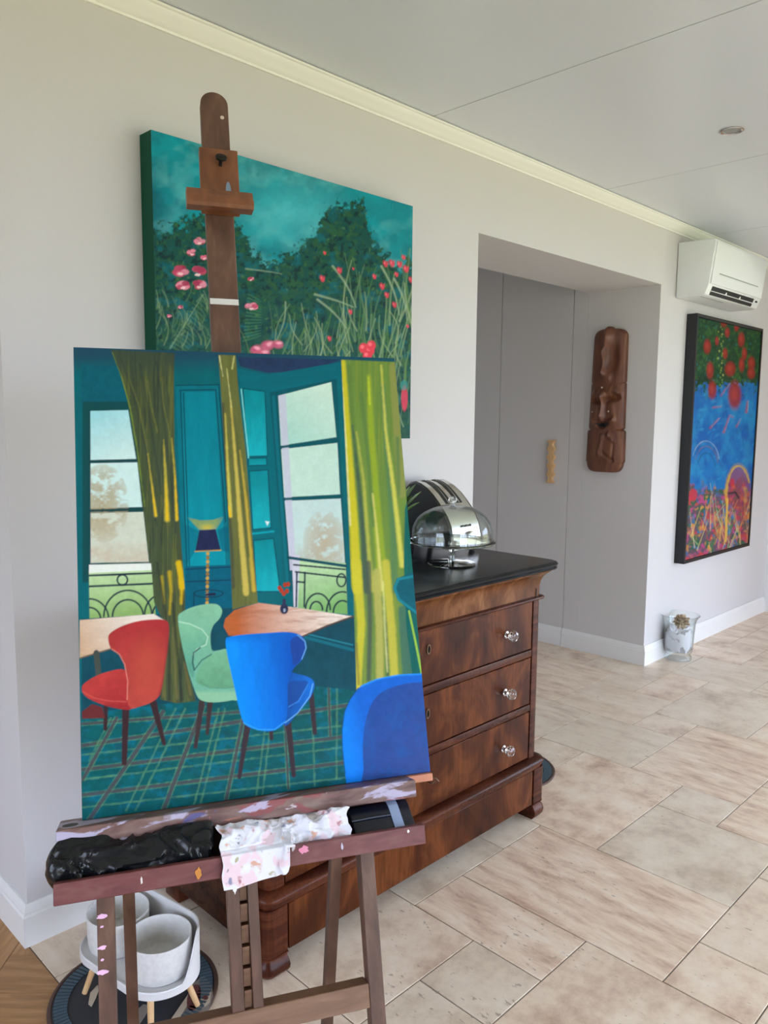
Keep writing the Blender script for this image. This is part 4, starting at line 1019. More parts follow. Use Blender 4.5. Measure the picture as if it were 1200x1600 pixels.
    def tart(q0, q1, w, edge=True):
        (x0, y0), (x1, y1) = b(*q0), b(*q1)
        L_ = math.hypot(x1-x0, y1-y0); nx, ny = -(y1-y0)/L_, (x1-x0)/L_
        if w: p.line([(x0, y0), (x1, y1)], w, (78, 74, 78), .85, within=fl_, wob=.7)
        for s_ in (-1, 1):
            o = (w/2+.8)*s_; p.line([(x0+nx*o, y0+ny*o), (x1+nx*o, y1+ny*o)], 1.1, (112, 170, 116), .55, within=fl_*(.35+.65*p.fbm(22, 9, 61)), wob=.9, seed=int(x0+s_) % 13)
    for q0, q1, w in (((36, 590), (925, 455), 5), ((36, 668), (925, 556), 5), ((36, 750), (925, 640), 5), ((36, 520), (560, 480), 4), ((36, 700), (925, 590), 0), ((36, 620), (925, 520), 0), ((36, 790), (925, 690), 0),
                      ((60, 830), (300, 480), 6), ((300, 800), (430, 460), 6), ((500, 780), (560, 500), 5), ((40, 700), (150, 500), 5), ((705, 730), (690, 460), 3), ((840, 560), (835, 400), 3), ((180, 800), (340, 470), 0), ((210, 800), (372, 470), 0), ((400, 780), (480, 470), 0), ((420, 780), (500, 470), 0), ((600, 760), (640, 450), 0), ((620, 760), (655, 450), 0), ((790, 720), (780, 420), 0), ((860, 700), (862, 400), 0), ((60, 640), (130, 500), 0)):
        tart(q0, q1, w)
    # curtains
    def curtain(pts, cx0, cx1, base, folds, seed):
        m = p.fill(pts, base, jit=.28, js=(5, 60), seed=seed)
        p.mix(m*np.clip((p.fbm(4, 90, seed+20)-.5)*5, 0, 1), folds[0], .55)
        p.mix(m*np.clip((p.fbm(5, 110, seed+21)-.58)*6, 0, 1), folds[1], .75)
        return m
    c1 = lambda x, y: (110+x/4.134, 530+y/4.134); c2 = lambda x, y: (390+x/4.134, 530+y/4.134)
    c3 = lambda x, y: (110+x/4.134, 880+y/4.134); c4 = lambda x, y: (390+x/4.134, 880+y/4.134)
    cl = [c1(*q) for q in ((262, 70), (672, 90), (668, 300), (672, 700), (705, 1200), (738, 1600))]+[c3(*q) for q in ((742, 200), (740, 300), (715, 480), (760, 700), (812, 890), (690, 905), (580, 880), (600, 600), (618, 420), (540, 250), (522, 0))]+[c1(*q) for q in ((515, 1450), (470, 1100), (425, 720), (370, 400), (320, 220))]
    m = p.fill(cl, (70, 82, 56), jit=.22, js=(4, 70), seed=31)
    p.mix(m*np.clip((p.fbm(3.5, 90, 51)-.52)*6, 0, 1), (104, 110, 52), .6); p.mix(m*np.clip((p.fbm(3, 60, 52)-.55)*6, 0, 1), (46, 58, 52), .6)
    p.mix(m*np.clip((c1(0, 260)[1]-py)/35, 0, 1), (58, 72, 62), .7)
    def st(f, pts, w, c, al=.8, soft=1.6): p.line([f(*q) for q in pts], w, c, al, soft=soft, wob=.7, within=m)
    st(c1, ((268, 90), (330, 250), (385, 440), (430, 700), (480, 1080)), (2.5, 1.5), (120, 146, 56), .8, 1.0)
    for q in (((380, 260), (440, 420), (480, 620), (505, 760)), ((500, 270), (520, 420), (560, 600)), ((590, 250), (600, 420), (640, 600), (668, 800))): st(c1, q, (1, 2.2), (116, 122, 58), .7)
    for q in (((330, 130), (420, 400), (500, 780), (560, 1200)), ((560, 150), (600, 500), (650, 900), (680, 1250)), ((450, 160), (520, 560), (590, 1000))): st(c1, q, (2, 3), (46, 58, 58), .6)
    for q, w in ((((500, 740), (525, 930), (552, 1140)), 5), (((602, 650), (615, 900), (625, 1165)), 8.5), (((655, 640), (675, 880), (688, 1165)), 5)):
        st(c1, q, (.6, w), (188, 172, 66), .9, 1.4); st(c1, [q[1], q[2]], (.6, w*.5), (236, 190, 20), .9, 1.0)
    st(c1, ((700, 1450), (720, 1600)), (6, 9), (232, 190, 10), .9, 2); st(c3, ((700, 0), (722, 120), (715, 260)), (9, 3), (214, 178, 20), .9, 2); st(c3, ((640, 60), (650, 180), (640, 330)), (6, 2), (196, 168, 30), .85, 2); st(c3, ((590, 90), (605, 260)), (5, 2), (176, 156, 36), .8, 2)
    for q in (((560, 0), (610, 300), (640, 600), (640, 880)), ((660, 260), (690, 560), (720, 880)), ((720, 330), (740, 640), (770, 860)), ((610, 380), (600, 700), (580, 860))): st(c3, q, (3, 4), (44, 48, 44), .75, 1.8)
    for q in (((660, 420), (672, 640), (690, 870)), ((600, 640), (600, 860)), ((735, 640), (775, 850))): st(c3, q, (2, 4), (116, 108, 62), .7, 1.6)
    ct = [c1(*q) for q in ((955, 100), (1068, 105), (1085, 330), (1130, 700), (1165, 1150), (1205, 1640))]+[b(606, 128), b(560, 140), b(524, 150)]+[c1(*q) for q in ((1040, 1560), (1025, 1180), (1000, 800), (972, 330))]
    m = p.fill(ct, (104, 108, 58), jit=.2, js=(4, 60), seed=33)
    st(c1, ((985, 420), (1005, 900), (1040, 1300), (1050, 1600)), (4, 6), (62, 66, 56), .7)
    st(c1, ((1000, 480), (1015, 800), (1034, 1140)), (1.2, 6), (214, 200, 92), .9); st(c1, ((1024, 1080), (1034, 1142)), (2, 3.5), (236, 190, 20), .9, 1)
    st(c1, ((1035, 400), (1060, 700), (1090, 1100), (1135, 1640)), (1.6, 9), (212, 190, 90), .85); st(c1, ((1095, 720), (1135, 1050), (1185, 1620)), (1.5, 6), (206, 176, 66), .85)
    st(c1, ((1062, 500), (1100, 900), (1150, 1400)), (2, 4), (84, 92, 54), .7); st(c1, ((962, 110), (985, 240)), (2, 1), (214, 214, 150), .8, 1); st(c1, ((1058, 110), (1045, 190)), (1.5, 2.5), (210, 206, 130), .8, 1); st(c1, ((1010, 190), (1040, 440)), (1.4, 1.4), (206, 200, 130), .8, 1)
    cr = [c2(*q) for q in ((592, 132), (968, 148), (1000, 560), (1020, 860), (1038, 1300), (1045, 1640))]+B_((1118, 60), (1140, 365), (1040, 372), (925, 412), (915, 100))+[c2(*q) for q in ((655, 1600), (640, 1200), (615, 620))]
    m = p.fill(cr, (108, 138, 62), jit=.16, js=(4, 90), seed=35)
    p.mix(m*np.clip((p.fbm(3.5, 120, 53)-.52)*5, 0, 1), (134, 152, 60), .5)
    for q, w, c in ((((930, 180), (955, 600), (985, 1000)), (14, 12), (142, 146, 78)), (((968, 160), (1003, 700), (1022, 950)), (4, 6), (134, 170, 40)), (((640, 180), (665, 500), (700, 900)), (8, 4), (96, 128, 60)),
                    (((770, 240), (785, 600), (820, 1100), (862, 1620)), (6, 17), (150, 172, 44)), (((860, 300), (885, 700), (925, 1200), (940, 1620)), (6, 11), (86, 128, 84)), (((720, 350), (770, 800), (800, 1200)), (6, 6), (92, 126, 66)),
                    (((604, 150), (632, 600), (668, 1100), (695, 1620)), (7, 15), (214, 200, 40)), (((665, 560), (702, 900), (738, 1300), (756, 1620)), (2, 12), (62, 86, 78)), (((690, 600), (735, 900), (772, 1400), (792, 1620)), (2, 8), (186, 186, 82)),
                    (((850, 170), (880, 600), (932, 980), (985, 1460)), (2, 8), (216, 210, 92)), (((795, 1000), (822, 1250), (856, 1620)), (1.5, 5), (226, 214, 120)), (((768, 250), (776, 420)), (1.6, 1.6), (206, 220, 60)), (((592, 262), (612, 520), (650, 1200)), (1.6, 1.4), (232, 234, 196)), (((955, 640), (965, 1000)), (6, 4), (92, 126, 74))): st(c2, q, w, c, .85, 2.0)
    for q, w, c in ((((690, 0), (722, 400), (700, 820)), (15, 9), (206, 196, 54)), (((768, 0), (778, 400), (770, 750)), (8, 7), (74, 86, 76)), (((820, 60), (838, 400), (842, 730)), (12, 12), (184, 178, 92)), (((880, 360), (892, 720)), (3, 4), (70, 96, 80)), (((880, 0), (915, 400), (935, 720)), (12, 13), (200, 190, 70)),
                    (((985, 300), (1000, 500), (1020, 720)), (12, 16), (58, 108, 96)), (((862, 120), (878, 500), (890, 700)), (1.5, 1.5), (232, 226, 150)), (((690, 520), (705, 780)), (3, 3), (130, 110, 60))): st(c4, q, w, c, .85, 2.0)
    # teal strip and table edge at far right
    p.fill(A_((1100, 560), (1120, 480), (1150, 840))+B_((1140, 360), (1105, 362), (1085, 200), (1078, 0)), (14, 98, 92), jit=.2, js=(6, 40))
    p.line([c4(1030, 310), c4(1070, 500), c4(1112, 710)], (3, 3.5), (150, 194, 70))
    p.fill(B_((1045, 75), (1055, 50), (1116, 25), (1130, 175), (1080, 140), (1055, 110)), (10, 92, 108), jit=.15); p.line(B_((1120, 40), (1060, 52), (1048, 80), (1062, 118), (1122, 162)), 4, (20, 130, 146))
    # tables
    p.fill(B_((30, 184), (270, 164), (306, 186), (215, 235), (130, 276), (30, 306)), (232, 220, 208), color2=(204, 168, 138), d=(b(220, 190), b(40, 280)), jit=.1, js=(20, 6)); p.line(B_((305, 187), (130, 277), (30, 307)), 2, (120, 96, 76)); p.line(B_((84, 290), (92, 370)), 9, (70, 76, 70))
    t2 = [b(495, 205), b(500, 180), b(530, 152), b(608, 128), b(740, 145), b(914, 172), b(830, 202), b(748, 236), b(600, 240), b(512, 234)]
    m = p.fill(t2, (188, 98, 50), color2=(238, 224, 212), d=(b(540, 200), b(860, 170)), jit=.12, js=(22, 5)); p.mix(m*np.clip((p.fbm(26, 4, 51)-.5)*4, 0, 1), (150, 84, 46), .4)
    p.line([b(914, 172), b(830, 202), b(752, 236)], 2.4, (92, 66, 54))
    p.ell(*b(691, 148), 6.5, 8, (40, 44, 74)); p.line(B_((691, 120), (691, 135)), 5, (50, 54, 84)); p.ell(*b(692, 152), 2, 3, (150, 160, 180))
    for q in ((690, 98), (682, 88), (700, 90), (694, 70), (676, 80), (704, 68)): p.ell(*b(*q), 3.2, 3.6, (176, 60, 40))
    # red chair
    for q, w in ((((358, 930), (348, 1290)), (11, 8)), (((535, 900), (605, 1165)), (11, 6)), (((228, 930), (226, 1070)), (7, 6))): p.line([c3(*z) for z in q], w, (58, 38, 42), soft=1)
    p.fill([c3(*q) for q in ((74, 960), (140, 910), (205, 930), (225, 1000), (76, 1005))], (104, 42, 44))
    m = p.poly(sm([c3(*q) for q in ((76, 795), (135, 745), (230, 705), (350, 690), (395, 800), (400, 935), (290, 935), (160, 895), (90, 850))]))
    p.shade(m, c3(150, 740), c3(300, 930), (190, 62, 58), (168, 46, 50), 1, .18, (10, 8), 70); p.line([c3(*q) for q in ((80, 830), (150, 870), (250, 890), (360, 895))], 1.6, (222, 96, 86), .7, soft=1)
    p.mix(m*np.clip((py-c3(0, 905)[1])/4, 0, 1), (150, 40, 44), .7)
    m = p.poly(sm([c3(*q) for q in ((244, 485), (262, 448), (330, 408), (430, 376), (540, 363), (612, 369), (636, 405), (630, 520), (605, 700), (580, 840), (530, 895), (450, 925), (388, 936), (366, 870), (370, 760), (348, 650), (312, 585), (262, 552))]))
    p.shade(m, c3(480, 370), c3(470, 900), (170, 48, 52), (188, 72, 62), 1, .14, (14, 18), 71); p.mix(m*np.clip(1-np.hypot((px-c3(500, 0)[0])/38, (py-c3(0, 640)[1])/60), 0, 1), (196, 84, 62), .6)
    p.line([c3(*q) for q in ((268, 555), (316, 588), (350, 652), (370, 760), (366, 880))], 1.3, (240, 150, 134), .8); p.line([c3(*q) for q in ((630, 420), (624, 560), (600, 740), (575, 850))], 3, (150, 48, 54), .6, soft=1.6)
    # green chair
    for q, w in ((((850, 890), (808, 1185)), (9, 6)), (((902, 890), (884, 1100)), (9, 5))): p.line([c3(*z) for z in q], w, (62, 48, 50), soft=1)
    m = p.poly(sm([c3(*q) for q in ((695, 355), (722, 315), (800, 280), (890, 263), (950, 268), (980, 305), (965, 355), (922, 405), (905, 470), (914, 560), (960, 562), (1012, 556), (1062, 620), (1095, 860), (1040, 885), (940, 898), (860, 890), (815, 850), (760, 690), (715, 500))]))
    p.shade(m, c3(900, 280), c3(760, 640), (132, 190, 156), (112, 176, 150), 1, .12, (10, 12), 73)
    q = sm([c3(*z) for z in ((705, 385), (770, 395), (850, 430), (888, 475), (872, 525), (815, 550), (788, 600), (800, 680), (790, 740), (755, 660), (722, 520))]); p.shade(p.poly(q), c3(740, 420), c3(800, 650), (126, 188, 152), (92, 160, 138), 1, .12, (8, 10), 74)
    p.line([c3(*z) for z in ((702, 378), (770, 392), (850, 428), (888, 476), (876, 526), (820, 552), (792, 590))], 1.4, (200, 232, 208), .85); p.line([c3(*z) for z in ((838, 545), (795, 580), (790, 640), (800, 690))], 2.2, (34, 70, 76), .9)
    q = sm([c3(*z) for z in ((812, 740), (850, 650), (905, 596), (965, 570), (1030, 570), (1080, 700), (1085, 790), (1000, 805), (890, 800), (830, 780))]); p.shade(p.poly(q), c3(960, 580), c3(950, 800), (120, 180, 142), (100, 160, 124), 1, .14, (10, 10), 75)
    p.line([c3(*z) for z in ((800, 690), (850, 625), (910, 590))], 1.8, (36, 84, 80), .8); p.line([c3(*z) for z in ((836, 765), (900, 805), (1000, 808), (1075, 795))], 1.4, (80, 136, 110), .8)
    p.mix(m*np.clip((py-c3(0, 815)[1])/6, 0, 1), (150, 198, 160), .7)
    # blue chair
    for q, w in ((((572, 530), (546, 692)), (10, 6)), (((704, 515), (722, 686)), (10, 7)), (((778, 420), (790, 548)), (8, 7)), (((648, 540), (650, 566)), 6)): p.line(B_(*q), w, (58, 46, 54), soft=1)
    m = p.poly(sm(B_((692, 368), (742, 360), (787, 382), (778, 430), (738, 480), (690, 522)))); p.shade(m, b(700, 400), b(780, 400), (14, 80, 160), (20, 110, 210), 1, .15); p.line(B_((784, 390), (774, 430), (735, 484), (694, 516)), 1.5, (120, 190, 245), .8)
    p.fill(sm(B_((704, 392), (740, 380), (768, 388), (730, 450), (706, 466))), (26, 66, 140), .7); p.line(B_((706, 464), (738, 446), (768, 392)), 1.5, (60, 140, 230), .8)
    m = p.poly(sm(B_((502, 248), (518, 238), (560, 231), (630, 226), (705, 223), (748, 236), (763, 268), (750, 310), (722, 340), (704, 385), (702, 455), (696, 510), (660, 540), (610, 540), (566, 522), (548, 480), (530, 400), (508, 300))))
    p.shade(m, b(540, 380), b(720, 360), (0, 140, 246), (2, 84, 188), 1, .10, (8, 40), 76); p.mix(m*np.clip((b(0, 262)[1]-py)/14, 0, 1), (6, 98, 196), .6)
    p.fill(sm(B_((712, 250), (740, 236), (760, 262), (750, 302), (724, 330), (716, 300))), (30, 62, 140), .8); p.line(B_((560, 516), (606, 538), (660, 538), (694, 512)), 1.6, (60, 170, 246), .8); p.line(B_((735, 232), (758, 252), (762, 274), (748, 310)), 1.3, (130, 196, 245), .8)
    # big blue chair back at the corner
    m = p.poly(B_((898, 760), (888, 680), (879, 600), (878, 540), (886, 480), (904, 440), (930, 404), (965, 384), (1010, 370), (1070, 360), (1145, 357), (1190, 730))); p.shade(m, b(884, 560), b(960, 540), (6, 132, 240), (16, 100, 206), 1, .08)
    m = p.poly(sm(B_((958, 770), (948, 660), (946, 580), (955, 510), (976, 450), (1010, 415), (1060, 395), (1120, 386), (1170, 400), (1200, 560), (1190, 760)))); p.shade(m, b(960, 500), b(1140, 660), (36, 74, 150), (52, 74, 140), .95, .16, (12, 12), 78)
    p.mix(m*np.clip((p.fbm(12, 14, 79)-.5)*4, 0, 1), (30, 92, 170), .5); p.line(B_((1150, 420), (1160, 560), (1168, 690)), (3, 6), (10, 104, 210), .9, soft=2); p.line(B_((888, 680), (879, 600), (878, 540), (886, 480), (904, 440), (930, 404)), 1.4, (14, 60, 96), .8); p.line(B_((940, 398), (990, 376), (1060, 362), (1145, 358)), 2.4, (30, 150, 244), .8)
    # canvas weave variation
    p.c *= (1+.10*(p.fbm(3, 3, 60)-.5))[:, None]
    return p.c

# ---- easel frame (u along the canvas, v up the lean, n towards the viewer)
EB = np.array([.506, 1.181, .807]); EU = np.array([.8906, -.4547, 0.0]); EV = np.array([.130, .254, .958])
EV = EV-EU*(EU@EV); EV /= np.linalg.norm(EV); EN = np.cross(EU, EV)
def Ep(u, v, n): return EB+EU*u+EV*v+EN*n
def ebox(mb_, u0, u1, v0, v1, n0, n1):
    return mb_.hexa([Ep(u0, v0, n0), Ep(u1, v0, n0), Ep(u1, v0, n1), Ep(u0, v0, n1), Ep(u0, v1, n0), Ep(u1, v1, n0), Ep(u1, v1, n1), Ep(u0, v1, n1)])
M['ewood'] = noise_mat('easel_walnut', [(.25, lin((70, 48, 38))), (.55, lin((98, 70, 56))), (.8, lin((122, 92, 74)))], (40, 40, 5), distort=.4, rough=.5)
M['ewood2'] = noise_mat('easel_brown', [(.25, lin((92, 56, 36))), (.6, lin((124, 78, 50))), (.85, lin((146, 98, 66)))], (30, 30, 8), distort=.5, rough=.45)
M['ewood_h'] = noise_mat('easel_rail_wood', [(.25, lin((104, 76, 58))), (.6, lin((132, 100, 78))), (.85, lin((150, 118, 94)))], (9, 9, 60), distort=.4, rough=.55)
def painted_wood(name, seed):
    m = mat(name, (.1, .06, .05), .5)
    b = m.node_tree.nodes['Principled BSDF']; tc = N(m, 'ShaderNodeTexCoord')
    def nz(sc_, loc, det=5, dis=.6):
        mp = N(m, 'ShaderNodeMapping'); mp.inputs['Scale'].default_value = sc_; mp.inputs['Location'].default_value = (loc, loc*.7, 0)
        mp.inputs['Rotation'].default_value = (0, 0, math.radians(27)); L(m, tc.outputs['Object'], mp.inputs[0])
        n = N(m, 'ShaderNodeTexNoise'); n.inputs['Scale'].default_value = 1; n.inputs['Detail'].default_value = det; n.inputs['Distortion'].default_value = dis
        L(m, mp.outputs[0], n.inputs['Vector']); return n.outputs[0]
    base = ramp(m, [(.3, lin((88, 58, 54))), (.5, lin((118, 88, 82))), (.7, lin((136, 112, 104)))]); L(m, nz((8, 30, 60), seed), base.inputs[0])
    cur = base.outputs[0]
    for c, sc_, th, k in (((140, 66, 70), (6, 20, 30), .56, 1), ((190, 184, 214), (5, 24, 40), .55, 2), ((82, 86, 150), (6, 26, 60), .66, 3), ((226, 220, 228), (26, 40, 60), .70, 4), ((206, 124, 96), (12, 40, 60), .70, 5)):
        mr = N(m, 'ShaderNodeMapRange'); mr.inputs[1].default_value = th; mr.inputs[2].default_value = th+.04; mr.clamp = True; L(m, nz(sc_, seed+k*3.7), mr.inputs[0])
        mx = N(m, 'ShaderNodeMix', data_type='RGBA'); ml = N(m, 'ShaderNodeMath', operation='MULTIPLY'); ml.inputs[1].default_value = .75; L(m, mr.outputs[0], ml.inputs[0]); L(m, ml.outputs[0], mx.inputs[0])
        L(m, cur, mx.inputs[6]); mx.inputs[7].default_value = (*lin(c), 1); cur = mx.outputs[2]
    L(m, cur, b.inputs['Base Color']); return m
M['ledge'] = painted_wood('paint_smeared_ledge', 3.0)
M['tray'] = noise_mat('tray_oxblood', [(.25, lin((86, 44, 46))), (.5, lin((112, 62, 62))), (.78, lin((128, 90, 82)))], (10, 26, 60), distort=.6, rough=.5)
fc = Ep(.26, -.84, -.1); fc[2] = 0
ea = empty('easel', tuple(fc), 'paint-stained brown wooden studio easel holding the dining room canvas', 'easel')
def vfloor(n): return (-.807-EN[2]*n)/EV[2]
def leg(u0, u1, n0, n1, v1, m):
    P = [Ep(u0, vfloor(n0), n0), Ep(u1, vfloor(n0), n0), Ep(u1, vfloor(n1), n1), Ep(u0, vfloor(n1), n1), Ep(u0, v1, n0), Ep(u1, v1, n0), Ep(u1, v1, n1), Ep(u0, v1, n1)]
    return MB().hexa(P).build('leg', m, ea, bevel=.0015, seg=1)
ll = leg(.019, .046, -.032, -.002, -.097, M['ewood']); rl_ = leg(.456, .482, -.032, -.002, -.097, M['ewood'])
ebox(MB(), .0465, .4555, -.373, -.334, -.036, -.002).build('cross_rail', M['ewood_h'], ea, bevel=.0015, seg=1)
ebox(MB(), .0465, .4555, -.80, -.765, -.030, -.006).build('cross_rail', M['ewood_h'], ea, bevel=.0015, seg=1)
for u0, u1 in ((.223, .2435), (.2575, .2745)):
    ebox(MB(), u0, u1, -.3335, .55, -.024, -.0015 if u0 < 0 else -.022+.0205).build('centre_rail', M['ewood'], ea, bevel=.001, seg=1) if False else ebox(MB(), u0, u1, -.3335, -.097, -.024, -.002).build('centre_rail', M['ewood'], ea, bevel=.001, seg=1)
rk = ebox(MB(), .244, .257, -.333, -.097, -.034, -.022).build('ratchet_bar', M['ewood'], ea)
for k in range(7):
    v1 = -.104-.0335*k; v0 = v1-.029
    if v0 < -.333: v0 = -.333
    MB().hexa([Ep(.2445, v0, -.0218), Ep(.2565, v0, -.0218), Ep(.2565, v0, -.011), Ep(.2445, v0, -.011), Ep(.2445, v1, -.0218), Ep(.2565, v1, -.0218), Ep(.2565, v1, -.006), Ep(.2445, v1, -.006)]).build('tooth', M['pale_wood'] if False else M['ewood_h'], rk)
# rear struts
q1, q2 = np.array([.879, .989, .665]), np.array([.900, 1.030, .394])
dq = (q2-q1)/(q1[2]-q2[2])
for du in (0, -.352):
    tp = q1-dq*(.745-q1[2]) if False else q1+dq*(q1[2]-.745); bt = q1+dq*(q1[2]-.0); off = EU*du
    e1 = EU*.0095; e2_ = np.cross(dq/np.linalg.norm(dq), EU)*.010
    rg = lambda c: [c+off-e1-e2_, c+off+e1-e2_, c+off+e1+e2_, c+off-e1+e2_]
    lo = [np.array([p[0], p[1], 0]) for p in rg(bt)]
    MB().prism(lo, rg(tp)).build('rear_strut', M['ewood'], ea)
# mast with rounded head (passes behind the canvas)
mu0, mu1 = .246, .301; mc_ = (mu0+mu1)/2; rr = (mu1-mu0)/2
rg = [(mu0, .02), (mu1, .02)]+[(mc_+rr*math.cos(t), 1.347+rr*math.sin(t)) for t in np.linspace(0, math.pi, 15)]
MB().prism([Ep(u, v, -.062) for u, v in rg], [Ep(u, v, -.040) for u, v in rg]).build('mast', M['ewood'], ea, bevel=.0015, seg=1)
MB().lathe([(0, 0), (.004, 0), (.004, .0008), (0, .001)], Ep(.288, 1.318, -.0399), 12, tuple(EN)).build('mast_peg', M['inlay'], ea)
ebox(MB(), mu0, mu1, .913, .925, -.0398, -.0388).build('white_paint_band', mat('white_paint', (.62, .62, .6), .5), ea)
ck = ebox(MB(), .237, .312, 1.100, 1.234, -.0385, -.020).build('clamp_block', M['ewood2'], ea, bevel=.0012, seg=1)
hl = [(.0, 1.096), (.030, 1.090), (.034, 1.096), (.034, 1.107), (.028, 1.109), (.028, 1.117), (.022, 1.130), (.0, 1.133)]
MB().prism([Ep(.207, v, n-.0195) for n, v in hl], [Ep(.333, v, n-.0195) for n, v in hl]).build('canvas_holder', M['ewood2'], ck)
MB().lathe([(.0035, 0), (.0035, .014), (.011, .015), (.011, .019), (.004, .020)], Ep(.277, 1.197, -.0199), 14, tuple(EN+EV*.5)).build('wing_bolt', mat('dark_bolt', (.03, .028, .026), .4, .8), ck, smooth=True)
bs = [(.290+.006*math.cos(t)*(1 if math.sin(t) < 0 else .8), 1.147+.016*math.sin(t)) for t in np.linspace(0, 2*math.pi, 15)[:-1]]
MB().prism([Ep(u, v, -.0199) for u, v in bs], [Ep(u, v, -.019) for u, v in bs]).build('paint_blob', mat('blue_grey_paint', lin((120, 138, 156)), .4), ck)
# ledge, slide and tray
lg = ebox(MB(), -.035, .553, -.030, -.001, -.030, .050).build('canvas_ledge', M['ledge'], ea, bevel=.0015, seg=1)
MB().lathe([(0, 0), (.012, 0), (.012, .0006), (0, .0006)], Ep(-.016, -.0009, .022), 18, tuple(EV)).build('ledge_hole', M['gap'], lg)
ebox(MB(), .5535, .6, -.014, -.001, -.028, .012).build('ledge_slide', mat('raw_pine', lin((206, 138, 108)), .6), ea, bevel=.001, seg=1)
ty = ebox(MB(), -.035, .545, -.0965, -.0885, .0, .0855).build('tray_floor', M['ledge'], ea)
ebox(MB(), -.035, .545, -.0965, -.066, .086, .101).build('tray_front', M['tray'], ea, bevel=.0012, seg=1)
ebox(MB(), -.035, .545, -.0885, -.031, -.0015 if False else -.001, .006).build('tray_back', M['ewood'], ea)
def blobmark(name, cu, cv, ru, rv, c, n0, seed, par=ea):
    rs = random.Random(seed); pts = [(cu+ru*math.cos(t)*rs.uniform(.55, 1.1), cv+rv*math.sin(t)*rs.uniform(.6, 1.1)) for t in np.linspace(0, 2*math.pi, 13)[:-1]]
    MB().prism([Ep(u, v, n0+.0001) for u, v in pts], [Ep(u, v, n0+.0012) for u, v in pts]).build(name, mat(name, lin(c), .4), par)
blobmark('paint_blob', .337, -.074, .009, .007, (226, 138, 170), .1011, 1); blobmark('paint_blob', .279, -.089, .010, .005, (222, 120, 150), .1011, 2)
blobmark('paint_blob', .172, -.083, .0055, .0095, (196, 128, 52), .1011, 3); blobmark('paint_blob', .088, -.080, .002, .006, (220, 210, 205), .1011, 4)
blobmark('paint_blob', .400, -.079, .002, .006, (190, 186, 205), .1011, 6); blobmark('paint_blob', .515, -.072, .0025, .003, (240, 238, 240), .1011, 7)
blobmark('paint_blob', .236, -.142, .004, .010, (240, 240, 244), -.0019, 5)
for k, (v_, r_) in enumerate(((-.150, .006), (-.196, .005), (-.232, .007), (-.165, .003), (-.214, .003))): blobmark('paint_blob', .026, v_, .009 if k < 3 else .003, r_*.7, (232, 186, 216), -.0019, 20+k)

# ---- the canvas itself
cv = empty('easel_painting', tuple(Ep(.3, .0, -.01)), 'unframed painting of a teal dining room with red, green and blue chairs on the easel', 'painting')
c0 = Ep(0, .8, 0)
canvas_mesh('canvas', c0, EU*.6, -EV*.8, 480, 640, .019, pa, (20, 60, 66), cv, M['oil'])

